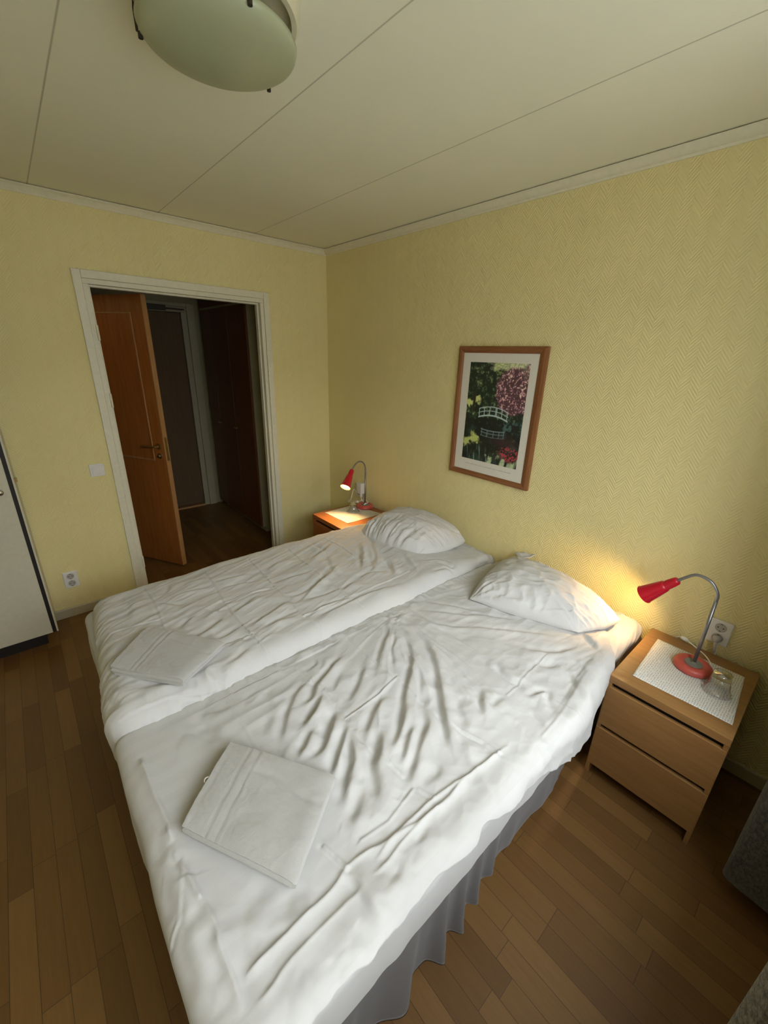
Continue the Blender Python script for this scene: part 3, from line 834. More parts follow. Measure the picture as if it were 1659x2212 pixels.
# built-in hall closet
hc = empty('hall_closet', (-0.25, 1.07, 0)); tag(hc, 'tall hall closet with dark brown doors and a white end panel', 'closet')
CX = -0.50
bm = boxes((CX + 0.02, -0.004, 0.52, 0.54, 0.07, 2.419), (CX + 0.02, -0.004, 1.60, 1.62, 0.07, 2.419), (CX + 0.02, -0.004, 0.54, 1.60, 0.07, 0.09),
           (CX + 0.02, -0.004, 0.54, 1.60, 2.399, 2.419), (-0.02, -0.004, 0.54, 1.60, 0.09, 2.399))
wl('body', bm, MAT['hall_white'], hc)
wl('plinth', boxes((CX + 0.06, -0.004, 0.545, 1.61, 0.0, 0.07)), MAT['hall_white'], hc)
for ya, yb in ((0.522, 0.936), (0.940, 1.352), (1.356, 1.618)):
    d = wl('door', boxes((CX, CX + 0.019, ya, yb, 0.075, 2.135)), MAT['brown_lam'], hc, bevel=0.0015)
    wl('upper_door', boxes((CX, CX + 0.019, ya, yb, 2.155, 2.415)), MAT['brown_lam'], hc, bevel=0.0015)
    if ya < 1.3:
        hb = bmesh.new(); hy = yb - 0.03 if ya < 0.9 else yb - 0.02
        tube(hb, [(CX + 0.001, hy, 1.03), (CX - 0.02, hy, 1.03)], 0.004, 10); tube(hb, [(CX - 0.02, hy - 0.03, 1.03), (CX - 0.02, hy + 0.03, 1.03)], 0.006, 10)
        link('door_handle', hb, MAT['brass'], d, auto=40)
wl('light_rail', boxes((CX + 0.002, CX + 0.02, 0.52, 1.62, 2.137, 2.153)), MAT['hall_white'], hc)

# ================================================================== WARDROBE at the left, white door edge in view
wd = empty('wardrobe', (-2.72, -0.17, 0)); tag(wd, 'white wardrobe with a black-edged door and round chrome knob at the left', 'wardrobe')
WY = -0.345
wl('body', boxes((-3.19, -2.236, WY + 0.02, -0.016, 0.115, 2.2)), MAT['white_lam'], wd, bevel=0.002)
wl('side_edge', boxes((-2.2435, -2.2355, WY, WY + 0.02, 0.112, 2.2)), MAT['white_lam'], wd)
wl('black_strip', boxes((-2.262, -2.2435, WY + 0.001, WY + 0.02, 0.112, 2.2)), MAT['black'], wd)
dr = wl('door', boxes((-2.72, -2.262, WY, WY + 0.019, 0.112, 2.198)), MAT['white_lam'], wd, bevel=0.0015)
wl('door', boxes((-3.185, -2.724, WY, WY + 0.019, 0.112, 2.198)), MAT['white_lam'], wd, bevel=0.0015)
kb = bmesh.new()
lathe(kb, [(0, 0), (0.012, 0), (0.008, 0.006), (0.007, 0.014), (0.015, 0.020), (0.017, 0.026), (0.012, 0.033), (0, 0.035)], 24, (-2.305, WY, 1.02), (0, -1, 0), caps=False)
link('knob', kb, MAT['chrome'], dr, smooth=True)
wl('catch', boxes((-2.2355, -2.222, WY + 0.004, WY + 0.016, 1.060, 1.082)), MAT['brass'], wd, bevel=0.001)
wl('plinth', boxes((-3.15, -2.30, -0.26, -0.02, 0.0, 0.115)), MAT['black'], wd)

# ================================================================== switch and sockets
sw = empty('light_switch', (-1.829, 0, 0.992)); tag(sw, 'square white rocker light switch beside the door frame', 'light switch')
link('frame_plate', boxes((-0.041, 0.041, -0.010, 0, -0.041, 0.041)), MAT['white_plastic'], sw, bevel=0.003)
link('rocker', boxes((-0.027, 0.027, -0.0145, -0.010, -0.027, 0.027)), MAT['white_plastic'], sw, bevel=0.002)
def socket(name, loc, rz, label):
    s = empty(name, loc, rz); tag(s, label, 'power socket', 'double wall sockets')
    bm = boxes((-0.040, 0.040, -0.012, 0, -0.058, 0.058))
    link('cover_plate', bm, MAT['white_plastic'], s, bevel=0.004)
    for z in (0.026, -0.026):
        r = bmesh.new()
        lathe(r, [(0.0, 0.002), (0.0175, 0.002), (0.019, 0.0035), (0.0205, 0.003), (0.021, 0.0)], 28, (0, -0.0125, z), (0, -1, 0), caps=False)
        rc = link('outlet', r, MAT['grey_plastic'], s, auto=40)
        hb = bmesh.new()
        for q in (-0.0095, 0.0095):
            lathe(hb, [(0.0, 0), (0.0029, 0), (0.0029, 0.0014), (0, 0.0014)], 10, (q, -0.0145, z), (0, -1, 0), caps=False)
        for q in (-1, 1):
            box(hb, -0.004, 0.004, -0.0155, -0.012, z + q * 0.0175 - 0.002, z + q * 0.0175 + 0.002)
        link('contact_hole', hb, MAT['dark_hole'], rc)
    return s
socket('power_socket', (-2.108, 0, 0.272), 0, 'double white wall socket low between the wardrobe and the door frame')
socket('power_socket', (0, -3.066, 0.650), -PI / 2, 'double white wall socket above the oak nightstand, a plug in its lower outlet')
socket('power_socket', (0, -0.470, 0.640), -PI / 2, 'double white wall socket in the corner behind the reddish nightstand')

# ================================================================== PICTURE
pc = empty('framed_picture', (0, -1.766, 1.43)); tag(pc, 'brown wood framed garden print with a small white footbridge, above the bed', 'picture')
Y0, Y1, Z0, Z1 = -2.057, -1.474, 1.042, 1.819      # outer
y0, y1, z0, z1 = -2.012, -1.509, 1.074, 1.782      # sight
def frame_bar(bm, pts):
    vs_f = [bm.verts.new(p) for p in pts[0]]; vs_b = [bm.verts.new(p) for p in pts[1]]
    for i in range(4):
        bm.faces.new((vs_f[i], vs_f[(i + 1) % 4], vs_b[(i + 1) % 4], vs_b[i]))
    bm.faces.new(vs_f); bm.faces.new(vs_b)
def mitre(bm, o0, o1, i0, i1):
    # four-sided moulding between outer edge (o0-o1) and sight edge (i0-i1), raised toward the outside third
    prof = [(0.0, 0.0), (0.0, 0.020), (0.35, 0.024), (0.7, 0.020), (1.0, 0.013), (1.0, 0.0)]
    A = []; B = []
    for t, d in prof:
        A.append(bm.verts.new((-d - 0.002, o0[0] + (i0[0] - o0[0]) * t, o0[1] + (i0[1] - o0[1]) * t)))
        B.append(bm.verts.new((-d - 0.002, o1[0] + (i1[0] - o1[0]) * t, o1[1] + (i1[1] - o1[1]) * t)))
    n = len(prof)
    for i in range(n): bm.faces.new((A[i], A[(i + 1) % n], B[(i + 1) % n], B[i]))
    bm.faces.new(A); bm.faces.new(list(reversed(B)))
for (a, b, c, d, mt) in (((Y0, Z0), (Y0, Z1), (y0, z0), (y0, z1), 'frame_wood'), ((Y1, Z0), (Y1, Z1), (y1, z0), (y1, z1), 'frame_wood'),
                         ((Y0, Z0), (Y1, Z0), (y0, z0), (y1, z0), 'frame_wood_h'), ((Y0, Z1), (Y1, Z1), (y0, z1), (y1, z1), 'frame_wood_h')):
    bm = bmesh.new(); mitre(bm, a, b, c, d); wl('frame_rail', bm, MAT[mt], pc)
wl('mount_board', boxes((-0.012, -0.008, y0, y1, z0, z1)), MAT['mat_paper'], pc)
# printed garden scene, painted as vertex colours on a fine flat grid
nu, nv = 170, 250
U, V = np.meshgrid(np.linspace(0, 1, nu), np.linspace(0, 1, nv), indexing='ij')
AY0, AY1, AZ0, AZ1 = -1.564, -1.965, 1.149, 1.731
P = np.stack([np.full(U.shape, -0.0125), AY0 + (AY1 - AY0) * U, AZ0 + (AZ1 - AZ0) * V], -1)
def mixc(base, col, m): return base * (1 - m[..., None]) + np.array(col) * m[..., None]
sst = lambda a, b, x: np.clip((x - a) / (b - a), 0, 1) ** 2 * (3 - 2 * np.clip((x - a) / (b - a), 0, 1))
asp = 1.45
n1 = fbm(U * 22, V * 22 * asp, 3, 4, 0.65); n2 = fbm(U * 60, V * 60 * asp, 9, 2); n3 = fbm(U * 7, V * 7 * asp, 21, 3)
C_ = np.zeros(U.shape + (3,)) + np.array((0.012, 0.020, 0.012))
C_ = mixc(C_, (0.045, 0.075, 0.035), sst(0.0, 0.9, n1))
C_ = mixc(C_, (0.10, 0.15, 0.08), sst(0.55, 1.2, n1 + 0.5 * n2))
sky = sst(0.88, 0.97, V + 0.10 * n3 + 0.05 * n1 + 0.10 * (U - 0.62)) * sst(0.33, 0.5, U + 0.06 * n1)
C_ = mixc(C_, (0.60, 0.62, 0.36), sky * (0.55 + 0.45 * sst(-.4, .3, n2)))
C_ = mixc(C_, (0.32, 0.42, 0.12), sst(0.83, 0.93, V + 0.1 * n3) * sst(0.42, 0.5, U) * sst(0.75, 0.55, U) * sst(-.2, .4, n1))
lf_ = np.exp(-(((U - 0.04) / 0.13) ** 2 + ((V - 0.60) / 0.035) ** 2)); lf_ += np.exp(-(((U - 0.22) / 0.06) ** 2 + ((V - 0.64) / 0.04) ** 2)) * 0.7
C_ = mixc(C_, (0.55, 0.58, 0.20), np.clip(sst(0.25, 0.7, lf_ + 0.3 * n1), 0, 1))
trunk = sst(0.03, 0.015, np.abs(U - 0.135 - 0.04 * (V - 0.6))) * sst(0.5, 0.53, V) * sst(0.72, 0.68, V)
C_ = mixc(C_, (0.03, 0.022, 0.012), trunk)
# flowering bush on the right
rr = np.sqrt(((U - 0.84) / 0.33) ** 2 + ((V - 0.74) / 0.24) ** 2) + 0.14 * n3
bush = sst(1.05, 0.9, rr)
C_ = mixc(C_, (0.10, 0.045, 0.055), bush * 0.85)
sp = sst(0.05, 0.55, n2 + 0.45 * n1)
C_ = mixc(C_, (0.50, 0.23, 0.28), bush * sp * 0.95)
C_ = mixc(C_, (0.80, 0.66, 0.50), bush * sst(0.65, 1.1, n2 + 0.4 * n1) * sst(0.3, 0.8, V + (U - .6)))
# water
wat = sst(0.47, 0.44, V + 0.01 * n1)
C_ = mixc(C_, (0.010, 0.012, 0.009), wat * 0.9)
C_ = mixc(C_, (0.03, 0.06, 0.045), wat * sst(0.2, 0.9, n3) * 0.7)
C_ = mixc(C_, (0.06, 0.13, 0.11), sst(0.60, 0.75, U) * np.exp(-((V - 0.40) / 0.06) ** 2) * sst(-0.2, 0.5, n1))
yl = np.exp(-(((U - 0.20) / 0.09) ** 2 + ((V - 0.23) / 0.06) ** 2)) + 0.8 * np.exp(-(((U - 0.04) / 0.06) ** 2 + ((V - 0.19) / 0.05) ** 2))
C_ = mixc(C_, (0.50, 0.56, 0.17), np.clip(sst(0.3, 0.7, yl + 0.25 * n1), 0, 1) * 0.9)
# bridge and its reflection
def arch(cu, cv, half, h, flip=1):
    t = (U - cu) / half
    return np.where(np.abs(t) < 1, cv + flip * h * (1 - t * t), 9)
def line(c, w): return sst(w, w * 0.4, np.abs(V - c)) * (c < 5)
white = (0.42, 0.52, 0.50)
for off, w in ((0.0, 0.010), (0.045, 0.005), (0.085, 0.006)):
    C_ = mixc(C_, white, line(arch(0.50, 0.455 + off - 0.02 * (U - .5), 0.26, 0.035), w))
base = arch(0.50, 0.455, 0.26, 0.035)
for pu in (0.25, 0.34, 0.435, 0.54, 0.56, 0.65, 0.74):
    C_ = mixc(C_, white, sst(0.008, 0.003, np.abs(U - pu)) * (V > base) * (V < base + 0.088))
rb = arch(0.52, 0.345, 0.21, 0.012, -1)
for off, w in ((0.0, 0.007), (-0.03, 0.005), (-0.065, 0.004)):
    C_ = mixc(C_, (0.20, 0.27, 0.27), line(arch(0.52, 0.345 + off, 0.21, 0.012, -1), w) * 0.8)
for pu in (0.33, 0.43, 0.54, 0.64, 0.72):
    C_ = mixc(C_, (0.20, 0.27, 0.27), sst(0.008, 0.003, np.abs(U - pu)) * (V < rb) * (V > rb - 0.068) * 0.8)
# reeds and leaves at the bottom
reed = sst(0.25, 0.8, vnoise(U * 55 + V * 9, V * 5, 5)) * sst(0.20, 0.08, V + 0.08 * (U > .45))
C_ = mixc(C_, (0.17, 0.27, 0.21), reed * sst(0.62, 0.5, U))
lfb = sst(0.10, 0.03, V + 0.05 * n1) * sst(0.3, 0.45, U)
C_ = mixc(C_, (0.42, 0.50, 0.28), lfb * sst(-0.4, 0.35, vnoise(U * 26 - V * 7, V * 8, 8)))
rf = np.exp(-(((U - 0.84) / 0.20) ** 2 + ((V - 0.13) / 0.085) ** 2))
C_ = mixc(C_, (0.42, 0.05, 0.07), sst(0.3, 0.6, rf) * sst(-0.05, 0.45, n2 + 0.4 * n1))
C_ = mixc(C_, (0.05, 0.02, 0.025), np.exp(-(((U - 0.75) / 0.2) ** 2 + ((V - 0.24) / 0.05) ** 2)) * 0.7)
C_ = np.clip(C_ * 1.15, 0, 1)
me = grid_mesh('print', P)
at = me.color_attributes.new('Col', 'FLOAT_COLOR', 'POINT')
at.data.foreach_set('color', np.concatenate([C_, np.ones(U.shape + (1,))], -1).reshape(-1).astype(np.float32))
wl('print', me, MAT['art'], pc)
# faint printed caption line under the image
bm = bmesh.new(); rnd = random.Random(2); yy = -1.60
while yy > -1.93:
    w = rnd.uniform(0.004, 0.011)
    box(bm, -0.0128, -0.0122, yy - w, yy, 1.118 - 0.0025, 1.118 + 0.0025); yy -= w + rnd.choice((0.002, 0.002, 0.006))
wl('caption', bm, MAT['caption'], pc)

# ================================================================== CEILING LIGHT
cl = empty('ceiling_light', (-1.596, -1.966, H)); tag(cl, 'round frosted glass ceiling light held by three dark clips', 'ceiling light')
lathe_bm = lathe(bmesh.new(), [(0.0, 0.0), (0.185, 0.0), (0.190, -0.012), (0.188, -0.040), (0.180, -0.052), (0.168, -0.052), (0.165, -0.03), (0, -0.03)], 72, caps=False)
link('base_pan', lathe_bm, MAT['pan'], cl, auto=40)
g = lathe(bmesh.new(), [(0.0, -0.135)] + [(0.176 * math.sin(a), -0.100 - 0.035 * math.cos(a) ** 1.0) for a in [k * PI / 2 / 14 for k in range(1, 15)]] + [(0.178, -0.094), (0.170, -0.092), (0.0, -0.12)], 72, caps=False)
link('glass_bowl', g, MAT['lamp_glass'], cl, smooth=True)
for a in (148, 25, 268):
    a = math.radians(a); c, s = math.cos(a), math.sin(a)
    k = bmesh.new()
    tube(k, [(0.180 * c, 0.180 * s, -0.03), (0.184 * c, 0.184 * s, -0.06), (0.183 * c, 0.183 * s, -0.098), (0.172 * c, 0.172 * s, -0.103)], 0.0032, 8)
    lathe(k, [(0, 0), (0.0055, 0), (0.0055, 0.009), (0, 0.009)], 12, (0.177 * c, 0.177 * s, -0.111), caps=False)
    link('clip', k, MAT['dark_metal'], cl, auto=40)

# ================================================================== NIGHTSTANDS
def nightstand(name, x0, x1, ya, yb, mat, label):
    t = empty(name, ((x0 + x1) / 2, (ya + yb) / 2, 0)); tag(t, label, 'nightstand')
    T = 0.016; top = 0.55
    wl('top', boxes((x0, x1, ya, yb, top - 0.034, top)), mat, t, bevel=0.002)
    for s, (a, b) in enumerate(((ya, ya + T), (yb - T, yb))):
        wl('side_panel', boxes((x0 + 0.003, x1, a, b, 0.0, top - 0.034)), mat, t, bevel=0.001)
    wl('back_panel', boxes((x1 - 0.010, x1 - 0.004, ya + T, yb - T, 0.06, top - 0.034)), mat, t)
    wl('bottom_rail', boxes((x0 + 0.05, x1 - 0.011, ya + T, yb - T, 0.055, 0.068)), mat, t)
    wl('gap_shade', boxes((x0 + 0.028, x0 + 0.05, ya + T, yb - T, 0.27, 0.300), (x0 + 0.028, x0 + 0.05, ya + T, yb - T, 0.480, 0.516)), MAT['black'], t)  # black strips behind the drawer gaps, painting the shade seen in them
    for za, zb in ((0.292, 0.492), (0.062, 0.272)):
        d = wl('drawer', boxes((x0 + 0.002, x0 + 0.020, ya + 0.0015, yb - 0.0015, za, zb), (x0 + 0.020, x1 - 0.03, ya + T + 0.012, yb - T - 0.012, za + 0.01, zb - 0.03)), mat, t, bevel=0.002)
    return t
# the side panels stop behind the drawer fronts but show as feet below them
nightstand('nightstand', -0.530, -0.030, -3.237, -2.832, MAT['birch'], 'oak-coloured two-drawer nightstand with both drawer fronts in view, right of the beds')
nightstand('nightstand', -0.528, -0.030, -0.950, -0.535, MAT['cherry'], 'reddish brown nightstand in the far corner, lit by the lamp above it')

def placemat(pts, z, label, seed):
    A, B, C, D = [Vector((p[0], p[1], 0)) for p in pts]      # corners in order
    n = 40; P = np.zeros((n, n, 3))
    for i in range(n):
        for j in range(n):
            u, v = i / (n - 1), j / (n - 1)
            p = A * (1 - u) * (1 - v) + B * u * (1 - v) + C * u * v + D * (1 - u) * v
            P[i, j] = (p.x, p.y, z)
    P[..., 2] += 0.0008 + 0.0006 * (fbm(P[..., 0] * 14, P[..., 1] * 14, seed) + 1)
    e = np.minimum(np.minimum(np.linspace(0, 1, n)[:, None] + 0 * P[..., 0], 1 - np.linspace(0, 1, n)[:, None] + 0 * P[..., 0]), np.minimum(np.linspace(0, 1, n)[None] + 0 * P[..., 0], 1 - np.linspace(0, 1, n)[None] + 0 * P[..., 0]))
    P[..., 2] += 0.0012 * np.clip(1 - e * 14, 0, 1) * np.clip(vnoise(P[..., 0] * 9, P[..., 1] * 9, seed + 3), 0, 1)
    me = grid_mesh('placemat', P)
    o = link('placemat', me, MAT['placemat'], smooth=True)
    s = o.modifiers.new('thick', 'SOLIDIFY'); s.thickness = 0.0006; s.offset = 1
    tag(o, label, 'placemat', 'patterned paper placemats')
placemat([(-0.110, -2.878), (-0.464, -2.893), (-0.452, -3.221), (-0.108, -3.198)], 0.550, 'white paper placemat with a small grey pattern on the oak-coloured nightstand', 3)
placemat([(-0.155, -0.560), (-0.437, -0.568), (-0.428, -0.871), (-0.080, -0.871)], 0.550, 'white paper placemat lit warm on the reddish nightstand', 8)

# ================================================================== LAMPS
def table_lamp(name, base, arm, label, z0, beam, cordpts, switch_at, yaw_axis, mouth_at=None):
    """base (x,y), arm = list of (reach, height) in a vertical plane turned by yaw_axis; last two points give the shade axis"""
    t = empty(name, (base[0], base[1], z0)); tag(t, label, 'lamp', 'gooseneck lamps on the nightstands')
    ux, uy = yaw_axis
    # base
    prof = [(0.0, 0.0), (0.060, 0.0), (0.067, 0.004), (0.069, 0.013), (0.067, 0.022), (0.060, 0.029), (0.050, 0.032), (0.040, 0.030), (0.034, 0.026), (0.0, 0.026)]
    link('base', lathe(bmesh.new(), prof, 56, caps=False), MAT['red_base'], t, smooth=True)
    link('base_hub', lathe(bmesh.new(), [(0.0, 0.0265), (0.0325, 0.0265), (0.032, 0.0285), (0.011, 0.0295), (0.0085, 0.036), (0, 0.036)], 36, caps=False), MAT['hub'], t, auto=40)
    P3 = [Vector((ux * r, uy * r, h - z0)) for r, h in arm]
    link('stem', tube(bmesh.new(), [(0, 0, 0.03), P3[0]], 0.0068, 16), MAT['steel'], t, smooth=True)
    sp = spline([P3[0] - Vector((0, 0, 0.03))] + P3[:-1], 10)
    n = len(sp); rad = [0.0058 + 0.0004 * (k % 2) for k in range(n)]
    link('gooseneck', tube(bmesh.new(), sp, rad, 14), MAT['steel'], t, auto=60)
    neck, mouth = P3[-2], P3[-1]
    if mouth_at: mouth = Vector(mouth_at) - Vector((base[0], base[1], z0))
    ax = (mouth - neck).normalized(); Ls = (mouth - neck).length
    # ribbed neck and conical shade
    nb = bmesh.new()
    lathe(nb, [(0.0, -0.004), (0.013, -0.004), (0.0165, 0.0), (0.0175, 0.012), (0.0185, 0.038), (0.0195, 0.050)], 30, neck, ax, caps=False)
    q = Vector((0, 0, 1)).rotation_difference(ax)
    for k in range(10):
        a = 2 * PI * k / 10
        p0 = neck + q @ Vector((0.0172 * math.cos(a), 0.0172 * math.sin(a), 0.010)); p1 = neck + q @ Vector((0.0188 * math.cos(a), 0.0188 * math.sin(a), 0.044))
        tube(nb, [p0, p1], 0.0016, 6)
    link('shade_neck', nb, MAT['red'], t, auto=45)
    R = 0.0405
    sb = bmesh.new()
    lathe(sb, [(0.0195, 0.050), (0.0235, 0.054), (0.026, 0.066), (0.0385, Ls - 0.004), (R, Ls)], 48, neck, ax, caps=False)
    sh = link('lamp_shade', sb, MAT['red'], t, smooth=True)
    ib = bmesh.new()
    lathe(ib, [(0.0, 0.052), (0.018, 0.053), (0.0245, 0.067), (0.0375, Ls - 0.004), (R, Ls)], 48, neck, ax, caps=False)
    link('shade_lining', ib, MAT['shade_inner'], sh, smooth=True)
    bb = bmesh.new()
    lathe(bb, [(0.0, 0.060), (0.012, 0.062), (0.015, 0.072), (0.026, Ls - 0.030), (0.029, Ls - 0.020), (0.026, Ls - 0.012), (0.014, Ls - 0.007), (0.0, Ls - 0.006)], 32, neck, ax, caps=False)
    link('bulb', bb, MAT['bulb'], t, smooth=True)
    d = bpy.data.lights.new('lamp_light', 'SPOT'); d.energy = beam; d.color = (1.0, 0.62, 0.27) if beam < 7 else (1.0, 0.58, 0.22); d.shadow_soft_size = 0.012
    d.spot_size = math.radians(150); d.spot_blend = 0.7
    lo = bpy.data.objects.new('lamp_light', d); COL.objects.link(lo); lo.parent = t
    lo.location = neck + ax * (Ls - 0.003); lo.rotation_euler = ax.to_track_quat('-Z', 'Y').to_euler()
    # cord with inline switch
    cp = [Vector(p) - Vector((base[0], base[1], z0)) for p in cordpts]
    cb = tube(bmesh.new(), spline(cp, 8), 0.0028, 8)
    cd = link('power_cord', cb, MAT['cord'], t, smooth=True)
    s = Vector(switch_at) - Vector((base[0], base[1], z0))
    link('cord_switch', lathe(bmesh.new(), [(0.0, -0.016), (0.007, -0.014), (0.0095, -0.004), (0.0095, 0.004), (0.007, 0.014), (0.0, 0.016)], 16, s, (0.25, 1, 0), caps=False), MAT['cord'], cd, smooth=True)
    return t
table_lamp('table_lamp', (-0.222, -3.040),
           [(0.0, 0.880), (0.004, 0.915), (0.035, 0.953), (0.085, 0.960), (0.125, 0.925), (0.141, 0.906), (0.242, 0.789)],
           'red gooseneck table lamp on the oak-coloured nightstand, shade turned away toward the pillow', 0.5535, 5.2,
           [(-0.215, -3.055, 0.565), (-0.150, -3.085, 0.562), (-0.098, -3.062, 0.560), (-0.070, -3.030, 0.560), (-0.045, -2.995, 0.560), (-0.024, -2.955, 0.562), (-0.016, -2.93, 0.54), (-0.014, -3.00, 0.50), (-0.020, -3.07, 0.52), (-0.038, -3.078, 0.575), (-0.036, -3.070, 0.615)],
           (-0.030, -2.960, 0.563), (0.06, 1.0))
table_lamp('table_lamp', (-0.105, -0.675),
           [(0.0, 0.860), (0.004, 0.905), (0.030, 0.945), (0.075, 0.960), (0.122, 0.940), (0.153, 0.904), (0.215, 0.765)],
           'red gooseneck table lamp in the far corner, glowing mouth facing down on the placemat', 0.5535, 9.0,
           [(-0.110, -0.690, 0.600), (-0.135, -0.70, 0.592), (-0.095, -0.70, 0.606), (-0.105, -0.665, 0.618), (-0.132, -0.605, 0.592), (-0.14, -0.54, 0.575), (-0.15, -0.50, 0.565), (-0.10, -0.47, 0.570), (-0.075, -0.455, 0.61), (-0.06, -0.46, 0.650), (-0.035, -0.470, 0.618)],
           (-0.132, -0.606, 0.592), (-0.990, -0.139), (-0.359, -0.748, 0.794))

# plug in the right socket, charger in the left one
pl = lathe(bmesh.new(), [(0.0, 0.0), (0.0165, 0.0), (0.017, 0.012), (0.013, 0.020), (0.008, 0.030), (0.0, 0.032)], 24, (-0.0145, -3.066, 0.624), (-1, 0, -0.15), caps=False)
tube(pl, [(-0.036, -3.068, 0.622), (-0.048, -3.071, 0.600), (-0.047, -3.074, 0.57)], 0.006, 10)
tag(link('plug', pl, MAT['grey_plastic'], smooth=True), 'round pale plug in the lower outlet above the oak-coloured nightstand', 'plug')
ch = empty('charger', (-0.03, -0.555, 0.66)); tag(ch, 'white box charger plugged in behind the far lamp', 'charger')
wl('housing', boxes((-0.062, -0.012, -0.560, -0.505, 0.628, 0.722)), MAT['white_plastic'], ch, bevel=0.004)
wl('cable', tube(bmesh.new(), spline([(-0.045, -0.54, 0.632), (-0.045, -0.542, 0.600), (-0.04, -0.545, 0.575), (-0.022, -0.55, 0.53), (-0.014, -0.55, 0.35)], 6), [0.007] * 8 + [0.0035] * 17, 10), MAT['cord'], ch, smooth=True)

# ================================================================== GLASSES (upturned)
def tumbler(loc, prof_out, prof_in, label, name='drinking_glass'):
    bm = bmesh.new(); lathe(bm, prof_out + list(reversed(prof_in)), 48, caps=False)
    o = link(name, bm, MAT['glass'], smooth=True); o.location = loc
    tag(o, label, 'glass')
tumbler((-0.300, -3.142, 0.5535), [(0.0480, 0.0), (0.0500, 0.003), (0.0440, 0.010), (0.0375, 0.024), (0.0330, 0.050), (0.0300, 0.082), (0.0290, 0.088), (0.0, 0.088)],
        [(0.0470, 0.0005), (0.0470, 0.004), (0.0415, 0.011), (0.0352, 0.025), (0.0308, 0.050), (0.0280, 0.078), (0.0, 0.079)],
        'clear drinking glass turned upside down on the placemat of the oak-coloured nightstand')
tumbler((-0.240, -0.690, 0.5535), [(0.0520, 0.0), (0.0535, 0.003), (0.0450, 0.010), (0.0360, 0.024), (0.0300, 0.046), (0.0270, 0.060), (0.0250, 0.070), (0.0255, 0.084), (0.0200, 0.092), (0.0, 0.094)],
        [(0.0510, 0.0005), (0.0505, 0.004), (0.0430, 0.011), (0.0338, 0.025), (0.0278, 0.046), (0.0248, 0.060), (0.0222, 0.072), (0.0, 0.075)],
        'clear drinking glass turned upside down on the far corner nightstand')

# ================================================================== BEDS
def head_inset(X):
    t = np.clip((X + 0.98) / 0.42, 0, 1)
    return 0.055 * t * t * (3 - 2 * t)

